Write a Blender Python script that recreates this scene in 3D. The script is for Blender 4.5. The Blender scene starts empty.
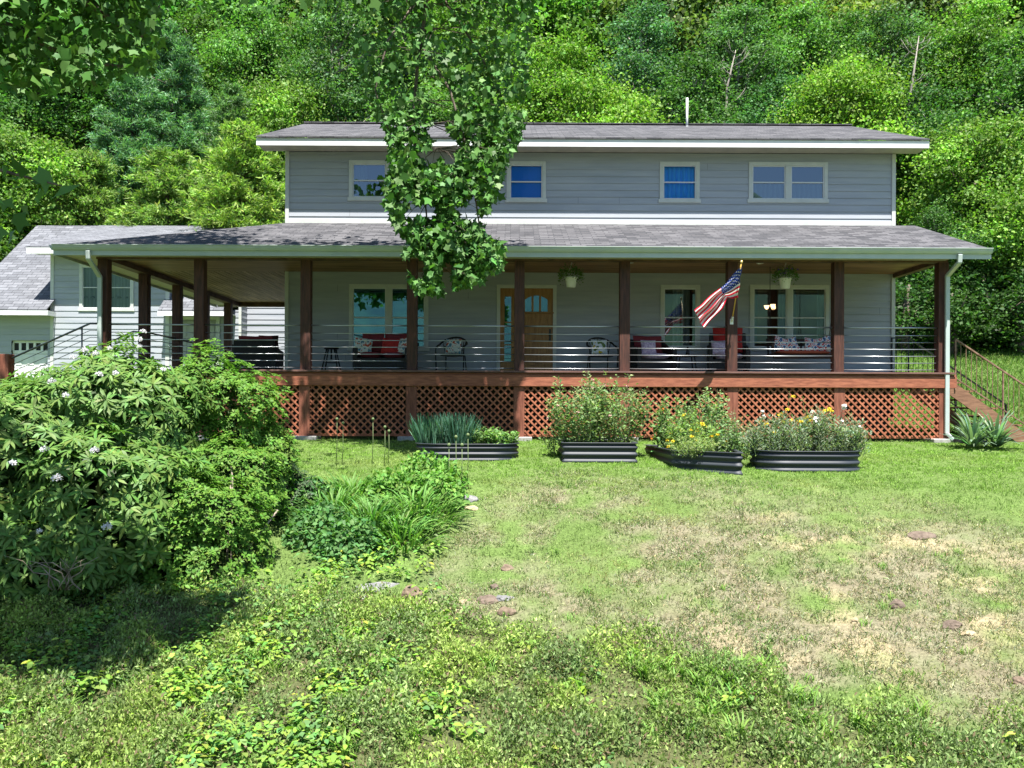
import bpy, math, random
import numpy as np
from mathutils import Matrix, Vector
R = math.radians
SC = bpy.context.scene
COL = SC.collection
random.seed(7)

# ---------------------------------------------------------------- camera, sky, sun, exposure
F, CX, CY = 880.0, 512.0, 402.0      # metres are measured from the eye point (0,0,0), y is the distance
cam = bpy.data.cameras.new('camera'); cam.sensor_width = 36; cam.lens = 36*F/1024
cam.shift_y = 18/1024; cam.clip_start = 0.1; cam.clip_end = 3000
camo = bpy.data.objects.new('camera', cam); COL.objects.link(camo)
camo.matrix_world = Matrix.Rotation(R(90), 4, 'X') @ Matrix.Rotation(R(0.25), 4, 'Z')
SC.camera = camo
SUN = Vector((0.05, -0.39, 1.0)).normalized()
elev = math.asin(SUN.z); azim = math.atan2(SUN.x, SUN.y)
w = bpy.data.worlds.new("World"); SC.world = w; w.use_nodes = True
nt = w.node_tree; bg = nt.nodes['Background']
sky = nt.nodes.new('ShaderNodeTexSky'); sky.sky_type = 'NISHITA'; sky.sun_disc = False
sky.sun_elevation = elev; sky.sun_rotation = azim; sky.air_density = 1.0; sky.dust_density = 0.4; sky.ozone_density = 1.5
nt.links.new(sky.outputs[0], bg.inputs[0]); bg.inputs[1].default_value = 0.07
sl = bpy.data.lights.new('sun', 'SUN'); sl.energy = 5.0; sl.angle = R(0.5); sl.color = (1, 0.965, 0.9)
so = bpy.data.objects.new('sun', sl); COL.objects.link(so)
so.rotation_euler = SUN.to_track_quat('Z', 'Y').to_euler()
SC.view_settings.view_transform = 'Standard'; SC.view_settings.look = 'None'
SC.view_settings.exposure = 1.62; SC.view_settings.gamma = 1; SC.view_settings.use_curve_mapping = False
SC.cycles.max_bounces = 8; SC.cycles.diffuse_bounces = 3; SC.cycles.transparent_max_bounces = 12
SC.cycles.use_denoising = True

# ---------------------------------------------------------------- helpers
RS, RC = math.sin(R(0.25)), math.cos(R(0.25))
def P(px, py, D):
    dx, dy = px-CX, CY-py
    dx, dy = dx*RC-dy*RS, dx*RS+dy*RC
    return Vector((dx/F*D, D, dy/F*D))
def tag(o, label=None, cat=None, group=None, kind=None):
    if label: o['label'] = label
    if cat: o['category'] = cat
    if group: o['group'] = group
    if kind: o['kind'] = kind
    return o
def empty(name, loc, label=None, cat=None, group=None, rz=0):
    o = bpy.data.objects.new(name, None); COL.objects.link(o)
    o.location = loc; o.rotation_euler = (0, 0, rz); o.empty_display_size = 0.2
    return tag(o, label, cat, group)
def link(name, me, parent=None, loc=None):
    o = bpy.data.objects.new(name, me); COL.objects.link(o)
    if parent: o.parent = parent
    if loc is not None: o.location = loc
    return o
class MB:
    def __init__(s): s.v = []; s.f = []; s.mi = []; s.m = 0
    def add(s, vs, fs):
        b = len(s.v); s.v += [tuple(v) for v in vs]; s.f += [tuple(b+i for i in f) for f in fs]; s.mi += [s.m]*len(fs); return s
    def box(s, x0, x1, y0, y1, z0, z1):
        return s.add([(x0,y0,z0),(x1,y0,z0),(x1,y1,z0),(x0,y1,z0),(x0,y0,z1),(x1,y0,z1),(x1,y1,z1),(x0,y1,z1)],
                     [(0,3,2,1),(4,5,6,7),(0,1,5,4),(1,2,6,5),(2,3,7,6),(3,0,4,7)])
    def obox(s, c, sx, sy, sz, M):
        c = Vector(c); vs = []
        for z in (-1,1):
            for x, y in ((-1,-1),(1,-1),(1,1),(-1,1)): vs.append(c + M @ Vector((x*sx/2, y*sy/2, z*sz/2)))
        return s.add(vs, [(0,3,2,1),(4,5,6,7),(0,1,5,4),(1,2,6,5),(2,3,7,6),(3,0,4,7)])
    def bar(s, a, b, w, h):      # rectangular bar from a to b
        a, b = Vector(a), Vector(b); d = b-a
        return s.obox((a+b)/2, w, h, d.length, d.to_track_quat('Z', 'Y').to_matrix())
    def tube(s, pts, r, n=8, cap=True):
        pts = [Vector(p) for p in pts]; rs = r if isinstance(r, (list, tuple)) else [r]*len(pts)
        vs = []; fs = []; up = None
        for i, p in enumerate(pts):
            d = (pts[min(i+1, len(pts)-1)]-pts[max(i-1, 0)]).normalized()
            if up is None: up = d.orthogonal().normalized()
            up = (up - d*up.dot(d))
            up = up.normalized() if up.length > 1e-5 else d.orthogonal().normalized()
            q = d.cross(up)
            for k in range(n):
                a = 2*math.pi*k/n; vs.append(p + (up*math.cos(a)+q*math.sin(a))*rs[i])
        for i in range(len(pts)-1):
            for k in range(n):
                fs.append((i*n+k, i*n+(k+1)%n, (i+1)*n+(k+1)%n, (i+1)*n+k))
        if cap: fs.append(tuple(range(n-1, -1, -1))); fs.append(tuple((len(pts)-1)*n+k for k in range(n)))
        return s.add(vs, fs)
    def lathe(s, c, prof, n=20):
        c = Vector(c); vs = []; fs = []
        for r, z in prof:
            for k in range(n):
                a = 2*math.pi*k/n; vs.append(c+Vector((r*math.cos(a), r*math.sin(a), z)))
        for i in range(len(prof)-1):
            for k in range(n): fs.append((i*n+k, i*n+(k+1)%n, (i+1)*n+(k+1)%n, (i+1)*n+k))
        return s.add(vs, fs)
    def pillow(s, c, w, h, t, M, n=10):
        vs = []; fs = []; c = Vector(c)
        for sgn in (1, -1):
            b = len(vs)
            for i in range(n+1):
                for j in range(n+1):
                    u, v = 2*i/n-1, 2*j/n-1
                    th = ((1-u**4)*(1-v**4))**0.6*t/2*sgn
                    k = 1-0.07*(1-abs(u*v))*(abs(u)**6+abs(v)**6 > .5)
                    vs.append(c + M @ Vector((u*w/2*k, th, v*h/2*k)))
            for i in range(n):
                for j in range(n):
                    q = (b+i*(n+1)+j, b+(i+1)*(n+1)+j, b+(i+1)*(n+1)+j+1, b+i*(n+1)+j+1)
                    fs.append(q if sgn < 0 else q[::-1])
        return s.add(vs, fs)
    def build(s, name, mat, parent=None, o=(0,0,0), smooth=False, bevel=0):
        me = bpy.data.meshes.new(name); ox, oy, oz = o
        me.from_pydata([(x-ox, y-oy, z-oz) for x, y, z in s.v], [], s.f)
        for m in (mat if isinstance(mat, (list, tuple)) else [mat]): me.materials.append(m)
        if any(s.mi): me.polygons.foreach_set('material_index', s.mi)
        if smooth: me.polygons.foreach_set('use_smooth', [True]*len(me.polygons))
        me.update(); ob = link(name, me, parent)
        if parent is None: ob.location = o
        if bevel:
            b = ob.modifiers.new('bevel', 'BEVEL'); b.width = bevel; b.segments = 2; b.limit_method = 'ANGLE'
        return ob
I3 = Matrix.Identity(3)
def rotm(x=0, y=0, z=0): return (Matrix.Rotation(R(z),3,'Z') @ Matrix.Rotation(R(y),3,'Y') @ Matrix.Rotation(R(x),3,'X'))

def npmesh(name, V, Fc, mat, col=None, parent=None, loc=(0,0,0), obj=True, smooth=False):
    """V (n,3) in world, Fc (m,k) ints; col (n,3) intrinsic colour per vertex"""
    V = np.asarray(V, np.float32) - np.asarray(loc, np.float32)
    me = bpy.data.meshes.new(name); m, k = Fc.shape
    me.vertices.add(len(V)); me.vertices.foreach_set('co', V.ravel())
    me.loops.add(m*k); me.loops.foreach_set('vertex_index', Fc.astype(np.int32).ravel())
    me.polygons.add(m); me.polygons.foreach_set('loop_start', np.arange(m, dtype=np.int32)*k)
    if smooth: me.polygons.foreach_set('use_smooth', np.ones(m, bool))
    if col is not None:
        a = me.color_attributes.new('tint', 'FLOAT_COLOR', 'POINT')
        c = np.ones((len(V), 4), np.float32); c[:, :3] = col; a.data.foreach_set('color', c.ravel())
    me.materials.append(mat); me.update(calc_edges=True); me.validate()
    if not obj: return me
    o = link(name, me, parent)
    if parent is None: o.location = loc
    return o
def unit(a): return a/np.maximum(np.linalg.norm(a, axis=1, keepdims=True), 1e-9)
def scatter(T, Fc, pos, t, n, s, col, wscale=None):
    """instances of template T (k,3: x across, y along, z normal); t along, n normal"""
    t = unit(t); n = unit(n - t*np.sum(n*t, 1, keepdims=True)); b = np.cross(t, n)
    s = np.asarray(s)[:, None, None]; ws = 1 if wscale is None else np.asarray(wscale)[:, None, None]
    V = pos[:, None, :] + s*(ws*T[None, :, 0:1]*b[:, None, :] + T[None, :, 1:2]*t[:, None, :] + T[None, :, 2:3]*n[:, None, :])
    N, k = len(pos), len(T)
    Fa = (Fc[None] + (np.arange(N)*k)[:, None, None]).reshape(-1, Fc.shape[1])
    return V.reshape(-1, 3), Fa, np.repeat(col, k, axis=0)
def join(parts):
    V, Fs, C, b = [], [], [], 0
    for v, f, c in parts: V.append(v); Fs.append(f+b); C.append(c); b += len(v)
    return np.concatenate(V), np.concatenate(Fs), np.concatenate(C)
# leaf templates
L_RH = np.array([(0,0,0),(-.26,.45,.09),(0,1,-.05),(.26,.45,.09)]); F_Q = np.array([[0,3,2,1]])
L_FOLD = np.array([(0,0,0),(-.3,.35,.1),(-.2,.75,.05),(0,1,-.08),(.2,.75,.05),(.3,.35,.1),(0,.5,-.03)]); F_FOLD = np.array([[0,6,2,1],[6,3,2,2],[0,5,4,6],[6,4,3,3]])
F_FOLD = np.array([[0,6,2,1],[6,4,3,2],[0,5,4,6]])
L_LANCE = np.array([(0,0,0),(-.11,.3,.05),(-.12,.65,.03),(0,1,-.14),(.12,.65,.03),(.11,.3,.05),(0,.5,0)]); F_LANCE = F_FOLD
L_TULIP = np.array([(0,0,0),(-.2,.02,0),(-.5,.22,.05),(-.36,.5,.02),(-.44,.9,-.04),(0,.74,-.02),(.44,.9,-.04),(.36,.5,.02),(.5,.22,.05),(.2,.02,0)]); F_TULIP = np.array([[0,1,2,3,5],[0,5,7,8,9],[5,3,4,5,5]])
F_TULIP = np.array([[0,1,2,3],[0,3,5,7],[3,4,5,0],[0,7,8,9],[5,6,7,0]])
F_TULIP = np.array([[0,1,2,3],[0,3,5,7],[0,7,8,9],[3,4,5,3],[5,6,7,5]])[:3]
L_TUL = np.array([(0,0,0),(-.5,.2,.06),(-.34,.5,0),(-.42,.92,-.05),(0,.72,0),(.42,.92,-.05),(.34,.5,0),(.5,.2,.06)])
F_TUL = np.array([[0,2,1],[0,4,2],[2,4,3],[0,6,4],[4,6,5],[0,7,6]])
L_BLADE = np.array([(-.5,0,0),(.5,0,0),(.12,.65,.08),(-.0,1,.34)]); 
def rnd(n, rng): return rng.normal(size=(n, 3))
def colvar(base, n, rng, v=.25, h=.12):
    b = np.asarray(base, float)[None]; k = np.exp(rng.normal(0, v, (n, 1)))
    return np.clip(b*k*np.exp(rng.normal(0, h, (n, 3))*np.array([1, .35, .6])), 0, 1)
# smooth 2-d noise
def vnoise(x, y, sc, seed):
    r = np.random.default_rng(seed).random((256, 256)); x = np.asarray(x)/sc+1000; y = np.asarray(y)/sc+1000
    xi, yi = np.floor(x).astype(int), np.floor(y).astype(int); fx, fy = x-xi, y-yi
    fx, fy = fx*fx*(3-2*fx), fy*fy*(3-2*fy); g = lambda a, b: r[a % 256, b % 256]
    return (g(xi,yi)*(1-fx)+g(xi+1,yi)*fx)*(1-fy)+(g(xi,yi+1)*(1-fx)+g(xi+1,yi+1)*fx)*fy
def fbm(x, y, sc, seed, o=4):
    return sum(vnoise(x, y, sc/2**i, seed+i)*.5**i for i in range(o))/sum(.5**i for i in range(o))

# ---------------------------------------------------------------- materials
def mat(name, color=(.5,.5,.5), rough=.6, metal=0, spec=.5):
    m = bpy.data.materials.new(name); m.use_nodes = True; b = m.node_tree.nodes['Principled BSDF']
    b.inputs['Base Color'].default_value = (*color, 1); b.inputs['Roughness'].default_value = rough
    b.inputs['Metallic'].default_value = metal; b.inputs['Specular IOR Level'].default_value = spec
    return m
def nmat(name, c1, c2, scale=(1,1,1), nscale=5, detail=6, rough=.7, bump=0, lo=.35, hi=.65, spec=.3, c3=None, bscale=None):
    """two-colour noise, stretched by scale"""
    m = mat(name, c1, rough, 0, spec); t = m.node_tree; N = t.nodes; L = t.links; b = N['Principled BSDF']
    tc = N.new('ShaderNodeTexCoord'); mp = N.new('ShaderNodeMapping'); mp.inputs['Scale'].default_value = scale
    L.new(tc.outputs['Object'], mp.inputs[0]); nz = N.new('ShaderNodeTexNoise'); nz.inputs['Scale'].default_value = nscale
    nz.inputs['Detail'].default_value = detail; nz.inputs['Roughness'].default_value = .65; L.new(mp.outputs[0], nz.inputs['Vector'])
    cr = N.new('ShaderNodeValToRGB'); e = cr.color_ramp.elements; e[0].position = lo; e[1].position = hi
    e[0].color = (*c1, 1); e[1].color = (*c2, 1)
    if c3: x = e.new((lo+hi)/2); x.color = (*c3, 1)
    L.new(nz.outputs['Fac'], cr.inputs[0]); L.new(cr.outputs[0], b.inputs['Base Color'])
    if bump:
        bp = N.new('ShaderNodeBump'); bp.inputs['Strength'].default_value = bump; bp.inputs['Distance'].default_value = .01
        L.new(nz.outputs['Fac'], bp.inputs['Height']); L.new(bp.outputs[0], b.inputs['Normal'])
    return m
def leafmat(name, rough=.55, trans=.35, tcol=(1.05, 1.35, .5), spec=.22, objcol=False):
    m = bpy.data.materials.new(name); m.use_nodes = True; t = m.node_tree; N = t.nodes; L = t.links; b = N['Principled BSDF']
    at = N.new('ShaderNodeAttribute'); at.attribute_name = 'tint'; src = at.outputs['Color']
    if objcol:
        oi = N.new('ShaderNodeObjectInfo'); mx = N.new('ShaderNodeMix'); mx.data_type = 'RGBA'; mx.blend_type = 'MULTIPLY'
        mx.inputs[0].default_value = 1; L.new(src, mx.inputs[6]); L.new(oi.outputs['Color'], mx.inputs[7]); src = mx.outputs[2]
    L.new(src, b.inputs['Base Color']); b.inputs['Roughness'].default_value = rough; b.inputs['Specular IOR Level'].default_value = spec
    m2 = N.new('ShaderNodeMix'); m2.data_type = 'RGBA'; m2.blend_type = 'MULTIPLY'; m2.inputs[0].default_value = 1
    L.new(src, m2.inputs[6]); m2.inputs[7].default_value = (*tcol, 1)
    tr = N.new('ShaderNodeBsdfTranslucent'); L.new(m2.outputs[2], tr.inputs[0])
    ms = N.new('ShaderNodeMixShader'); ms.inputs[0].default_value = trans
    L.new(b.outputs[0], ms.inputs[1]); L.new(tr.outputs[0], ms.inputs[2]); L.new(ms.outputs[0], N['Material Output'].inputs[0])
    return m
M_LEAF = leafmat('foliage'); M_TREE = leafmat('tree_foliage', objcol=True, rough=.55); M_GLOSSY = leafmat('glossy_foliage', rough=.5, trans=.3, spec=.22)
M_GRASS = leafmat('grass', rough=.6, trans=.35, spec=.2)
M_FLOWER = leafmat('petals', rough=.6, trans=.3, tcol=(1,1,1), spec=.2)
M_BARK = nmat('bark', (.06,.045,.035), (.17,.14,.11), (6,6,1), 4, bump=.6, rough=.9)
M_BARK2 = nmat('pale_bark', (.16,.14,.12), (.34,.31,.27), (5,5,1), 4, bump=.5, rough=.9)
M_STEM = mat('stems', (.10,.14,.05), .7); M_TWIG = nmat('bare_twigs', (.16,.12,.09), (.34,.29,.23), (1,1,1), 9, rough=.9)
M_SIDING = nmat('grey_lap_siding', (.28,.302,.340), (.35,.368,.40), (.25,1,3), 2, rough=.55, spec=.35)
M_TRIM = nmat('painted_trim', (.44,.46,.44), (.52,.535,.51), (1,1,1), 3, rough=.5)
M_GUTTER = nmat('gutter_metal', (.36,.42,.41), (.42,.47,.455), (1,1,1), 3, rough=.4, spec=.5)
M_WHITE = nmat('white_paint', (.62,.63,.64), (.72,.72,.72), (1,1,1), 3, rough=.5)
M_SOFFIT = nmat('soffit', (.32,.30,.26), (.40,.37,.31), (1,1,1), 3, rough=.7)
def shingle(name, c1, c2, mortar, bw=.32, rh=.14):
    m = mat(name, c1, .9, 0, .2); t = m.node_tree; N = t.nodes; L = t.links; b = N['Principled BSDF']
    tc = N.new('ShaderNodeTexCoord'); br = N.new('ShaderNodeTexBrick'); L.new(tc.outputs['Object'], br.inputs[0])
    br.inputs['Scale'].default_value = 1; br.inputs['Brick Width'].default_value = bw; br.inputs['Row Height'].default_value = rh
    br.inputs['Mortar Size'].default_value = .010; br.inputs['Bias'].default_value = 0
    br.inputs['Color1'].default_value = (*c1,1); br.inputs['Color2'].default_value = (*c2,1); br.inputs['Mortar'].default_value = (*mortar,1)
    br.offset_frequency = 2; br.offset = .37
    nz = N.new('ShaderNodeTexNoise'); nz.inputs['Scale'].default_value = 60; nz.inputs['Detail'].default_value = 3; L.new(tc.outputs['Object'], nz.inputs[0])
    n2 = N.new('ShaderNodeTexNoise'); n2.inputs['Scale'].default_value = 5; n2.inputs['Detail'].default_value = 4; L.new(tc.outputs['Object'], n2.inputs[0])
    mr = N.new('ShaderNodeMapRange'); mr.inputs[3].default_value = .45; mr.inputs[4].default_value = 1.55; L.new(nz.outputs['Fac'], mr.inputs[0])
    mr2 = N.new('ShaderNodeMapRange'); mr2.inputs[3].default_value = .7; mr2.inputs[4].default_value = 1.3; L.new(n2.outputs['Fac'], mr2.inputs[0])
    mu = N.new('ShaderNodeMath'); mu.operation = 'MULTIPLY'; L.new(mr.outputs[0], mu.inputs[0]); L.new(mr2.outputs[0], mu.inputs[1])
    vm = N.new('ShaderNodeVectorMath'); vm.operation = 'SCALE'; L.new(br.outputs['Color'], vm.inputs[0]); L.new(mu.outputs[0], vm.inputs['Scale'])
    L.new(vm.outputs[0], b.inputs['Base Color'])
    bp = N.new('ShaderNodeBump'); bp.inputs['Distance'].default_value = .012; bp.inputs['Strength'].default_value = .8; L.new(nz.outputs['Fac'], bp.inputs['Height']); L.new(bp.outputs[0], b.inputs['Normal'])
    return m
M_ROOF = shingle('charcoal_shingles', (.045,.045,.050), (.112,.109,.116), (.036,.036,.040))
M_ROOF2 = shingle('grey_shingles', (.10,.104,.116), (.165,.17,.187), (.05,.05,.058), .34, .145)
M_POST = nmat('shade_darkened_post', (.036,.017,.014), (.095,.037,.026), (9,9,1.0), 3, rough=.6, bump=.3)  # post brown deepened above the deck to carry the porch shade
M_DECKW = nmat('redwood_stain', (.18,.058,.034), (.34,.122,.070), (1.2,8,8), 3, rough=.65, bump=.25)
M_POSTR = nmat('redwood_post', (.13,.042,.026), (.25,.090,.056), (9,9,1.2), 3, rough=.65, bump=.25)
M_LATT = nmat('lattice_stain', (.22,.068,.036), (.42,.15,.082), (1,1,1), 6, rough=.7)
M_CAP = nmat('deck_boards', (.10,.05,.042), (.17,.09,.075), (1,10,10), 3, rough=.6)
M_CEIL = nmat('pine_boards', (.12,.062,.030), (.40,.23,.125), (.5,7,1), 1.6, rough=.6, bump=.1, c3=(.28,.16,.09))
M_SS = mat('steel_cable', (.50,.52,.54), .35, .8); M_RAIL = mat('dark_rail', (.10,.11,.12), .4, .7)
M_BLK = nmat('black_wicker', (.008,.008,.009), (.030,.028,.028), (1,1,1), 60, rough=.5, bump=.5)
M_BLKM = mat('black_metal', (.012,.012,.013), .4, .3)
M_CONC = nmat('concrete', (.22,.21,.20), (.36,.35,.33), (1,1,1), 8, rough=.9, bump=.3)
M_FOUND = nmat('foundation', (.06,.055,.052), (.10,.09,.085), (1,1,1), 4, rough=.9)
M_DARK = mat('dark_room', (.02,.02,.022), .9)
M_BED = mat('bed_steel', (.028,.033,.042), .55, 0, .4)
M_SOIL = nmat('soil', (.03,.022,.016), (.09,.065,.045), (1,1,1), 14, rough=1, bump=.8)
M_MAROON = nmat('maroon_fabric', (.16,.022,.030), (.22,.035,.045), (1,1,1), 30, rough=.9)
M_RED = nmat('red_fabric', (.33,.02,.018), (.42,.03,.028), (1,1,1), 30, rough=.9)
M_LILAC = nmat('lilac_fabric', (.36,.27,.42), (.55,.46,.60), (1,1,1), 22, rough=.9, lo=.45, hi=.55)
M_ORANGE = nmat('orange_red_fabric', (.45,.085,.045), (.55,.13,.07), (1,1,1), 20, rough=.9)
def pattern(name, cols, sc):
    m = mat(name, cols[0], .9, 0, .2); t = m.node_tree; N = t.nodes; L = t.links
    tc = N.new('ShaderNodeTexCoord'); nz = N.new('ShaderNodeTexNoise'); nz.inputs['Scale'].default_value = sc; nz.inputs['Detail'].default_value = 1.5
    L.new(tc.outputs['Object'], nz.inputs[0]); cr = N.new('ShaderNodeValToRGB'); cr.color_ramp.interpolation = 'CONSTANT'
    e = cr.color_ramp.elements; e[0].position = 0; e[0].color = (*cols[0],1); e[1].position = .40; e[1].color = (*cols[1],1)
    for i, c in enumerate(cols[2:]): x = e.new(.5+.08*i); x.color = (*c, 1)
    L.new(nz.outputs['Fac'], cr.inputs[0]); L.new(cr.outputs[0], N['Principled BSDF'].inputs['Base Color']); return m
M_FLORAL = pattern('floral_fabric', [(.05,.10,.25),(.62,.64,.66),(.55,.05,.07),(.65,.66,.68),(.08,.14,.30)], 11)
M_FLORAL2 = pattern('pale_floral_fabric', [(.10,.22,.30),(.60,.62,.60),(.62,.64,.62),(.45,.10,.06)], 13)
M_ALUM = mat('window_sash', (.55,.56,.56), .5)
def glass(name, refl, tint=(.55,.6,.62), gc=(.7,.85,1)):
    m = bpy.data.materials.new(name); m.use_nodes = True; t = m.node_tree; N = t.nodes; L = t.links; N.remove(N['Principled BSDF'])
    g = N.new('ShaderNodeBsdfGlossy'); g.inputs['Roughness'].default_value = .01; g.inputs['Color'].default_value = (*gc,1)
    tr = N.new('ShaderNodeBsdfTransparent'); tr.inputs[0].default_value = (*tint, 1)
    fr = N.new('ShaderNodeFresnel'); fr.inputs[0].default_value = 1.5; ad = N.new('ShaderNodeMath'); ad.operation = 'ADD'; ad.inputs[1].default_value = refl; ad.use_clamp = True
    L.new(fr.outputs[0], ad.inputs[0]); ms = N.new('ShaderNodeMixShader'); L.new(ad.outputs[0], ms.inputs[0])
    L.new(tr.outputs[0], ms.inputs[1]); L.new(g.outputs[0], ms.inputs[2]); L.new(ms.outputs[0], N['Material Output'].inputs[0]); return m
M_GLASS = glass('window_glass', .10); M_GLASS2 = glass('sky_tinted_glass', .30, (.3,.35,.4), (.30,.60,1)); M_GLASSU = glass('upper_glass', -.03, (.95,.95,.95))  # second glass has blue put into its reflections to deepen the mirrored sky
def curtain_mat(name, c1, c2, sc=9):
    m = mat(name, c1, .9); t = m.node_tree; N = t.nodes; L = t.links; tc = N.new('ShaderNodeTexCoord'); wv = N.new('ShaderNodeTexWave')
    wv.inputs['Scale'].default_value = sc*.3; wv.inputs['Distortion'].default_value = .6; L.new(tc.outputs['Object'], wv.inputs[0]); cr = N.new('ShaderNodeValToRGB')
    cr.color_ramp.elements[0].color = (*c1,1); cr.color_ramp.elements[1].color = (*c2,1); L.new(wv.outputs['Fac'], cr.inputs[0]); L.new(cr.outputs[0], N['Principled BSDF'].inputs['Base Color']); return m
M_CURB = curtain_mat('blue_curtain', (.03,.30,.85), (.05,.40,.92)); M_CURW = curtain_mat('pale_curtain', (.30,.32,.32), (.45,.46,.45)); M_SKYBLUE = mat('sky_blue_sheet', (.02,.24,.85), .8)
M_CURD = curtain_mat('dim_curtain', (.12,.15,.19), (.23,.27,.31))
M_DOOR = nmat('honey_wood_door', (.24,.115,.04), (.38,.20,.075), (6,6,.8), 3, rough=.45)
# ---------------------------------------------------------------- terrain
def gz(x, y):
    x = np.asarray(x, float); y = np.asarray(y, float)
    z = np.interp(y, [-600,-250,-40,-5,4,6.8,12.9,14.5,18,20,22,28,36,60,100,200,600],
                     [-30,-30,-14,-4.9,-3.5,-2.82,-1.30,-1.13,-.87,-.76,-.60,.38,2.2,13,31,70,90])
    amp = np.clip((22-y)/10, 0, 1)*np.clip((y+20)/20, 0, 1)
    z = z + (fbm(x, y, 2.6, 3)-.5)*.16*amp*np.clip((14.5-y)/2, .15, 1) + np.clip((y-30)/20, 0, 1)*(fbm(x, y, 16, 9)-.5)*3
    z = z + np.clip((-x-1.5)/4, 0, 1)*np.clip((14-y)/4, 0, 1)*(-.12)
    return z
def proj(x, y, z): return CX+F*x/y, CY-F*z/y
def ground_at(px, py):
    lo, hi = 5.0, 36.0
    for _ in range(50):
        m = (lo+hi)/2; p = P(px, py, m)
        if p.z > float(gz(p.x, m)): lo = m
        else: hi = m
    p = P(px, py, lo); return Vector((p.x, p.y, float(gz(p.x, p.y))))
def masks(x, y):
    """how dry / weedy the ground is, from where it lies on the bank"""
    px, py = proj(x, y, gz(x, y))
    n = fbm(x, y, 1.1, 21); n2 = fbm(x, y, .35, 31)
    yt = np.interp(px, [380,430,500,560,700,850,930,1024], [650,560,500,478,492,510,512,540]); xl = np.interp(py, [480,560,650], [470,400,430])
    yb = np.interp(px, [0,200,350,450,600,770,800,1024], [560,600,600,618,648,665,716,735])
    dry = np.clip((py-yt)/45+.5, 0, 1)*np.clip((yb-py)/25+.5, 0, 1)*np.clip((px-xl)/60+.5, 0, 1)
    right = np.clip((px-520)/330, 0, 1)
    dry = dry*np.clip(.50+.20*right + (n-.5)*2.2 + (n2-.5)*1.8, 0, 1)
    cover = np.clip((py-yb)/22+.5+(n2-.5)*2.0, 0, 1)
    return dry, cover, px, py
def spacing(a, b, h): return list(np.arange(a, b, h))
xs = np.array([-900,-500,-300,-180,-110,-70,-45,-30,-22,-17,-14] + spacing(-12, 14, .07) + [15,17,21,28,40,60,100,160,280,500,900])
ys = np.array([-600,-400,-300,-200,-120,-80,-50,-30,-18,-10,-5,0,2,4] + spacing(5, 23, .07) + spacing(23.5, 60, 1.2) + [65,75,90,120,200,350,600])
X, Y = np.meshgrid(xs, ys); Z = gz(X, Y); nx, ny = len(xs), len(ys)
near = (np.abs(X-1) < 13) & (Y > 5) & (Y < 23)
rg = np.random.default_rng(5)
Z = Z + near*(rg.normal(0, .012, Z.shape) + (fbm(X, Y, .3, 40)-.5)*.05)
dry, cover, px, py = masks(X.ravel(), np.maximum(Y.ravel(), 4.5))
n1 = fbm(X.ravel(), Y.ravel(), .5, 50)[:, None]; n3 = fbm(X.ravel(), Y.ravel(), .22, 60)[:, None]
green = np.array([[.10,.15,.042]]); soil = np.array([[.165,.136,.088]]); straw = np.array([[.205,.20,.128]]); sandy = np.array([[.29,.24,.145]])
c = green*(.8+.5*n1); d = dry[:, None]
dc = soil*(1-n3)+straw*n3; sd = np.clip((n1-.50)*6, 0, 1)*np.clip((px[:, None]-640)/150, 0, 1); dc = dc*(1-sd)+sandy*sd
c = c*(1-d)+dc*d; cv = cover[:, None]; c = c*(1-cv)+np.array([[.09,.10,.042]])*cv
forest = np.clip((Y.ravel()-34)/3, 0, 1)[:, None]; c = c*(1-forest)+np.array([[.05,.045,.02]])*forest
i = np.arange(ny-1)[:, None]*nx + np.arange(nx-1)[None]; i = i.ravel()
Fg = np.stack([i, i+1, i+nx+1, i+nx], 1)
M_GROUND = mat('earth', rough=1, spec=.1); t_ = M_GROUND.node_tree
a_ = t_.nodes.new('ShaderNodeAttribute'); a_.attribute_name = 'tint'
n_ = t_.nodes.new('ShaderNodeTexNoise'); n_.inputs['Scale'].default_value = 28; n_.inputs['Detail'].default_value = 6; n_.inputs['Roughness'].default_value = .75
tc_ = t_.nodes.new('ShaderNodeTexCoord'); t_.links.new(tc_.outputs['Object'], n_.inputs[0])
r_ = t_.nodes.new('ShaderNodeMapRange'); r_.inputs[1].default_value = .3; r_.inputs[2].default_value = .7; r_.inputs[3].default_value = .45; r_.inputs[4].default_value = 1.5; t_.links.new(n_.outputs['Fac'], r_.inputs[0])
v_ = t_.nodes.new('ShaderNodeVectorMath'); v_.operation = 'SCALE'; t_.links.new(a_.outputs['Color'], v_.inputs[0]); t_.links.new(r_.outputs[0], v_.inputs['Scale'])
t_.links.new(v_.outputs[0], t_.nodes['Principled BSDF'].inputs['Base Color'])
b_ = t_.nodes.new('ShaderNodeBump'); b_.inputs['Distance'].default_value = .03; b_.inputs['Strength'].default_value = .8; t_.links.new(n_.outputs['Fac'], b_.inputs['Height']); t_.links.new(b_.outputs[0], t_.nodes['Principled BSDF'].inputs['Normal'])
tag(npmesh('ground', np.stack([X.ravel(), Y.ravel(), Z.ravel()], 1), Fg, M_GROUND, c, smooth=True), kind='structure')
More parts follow.
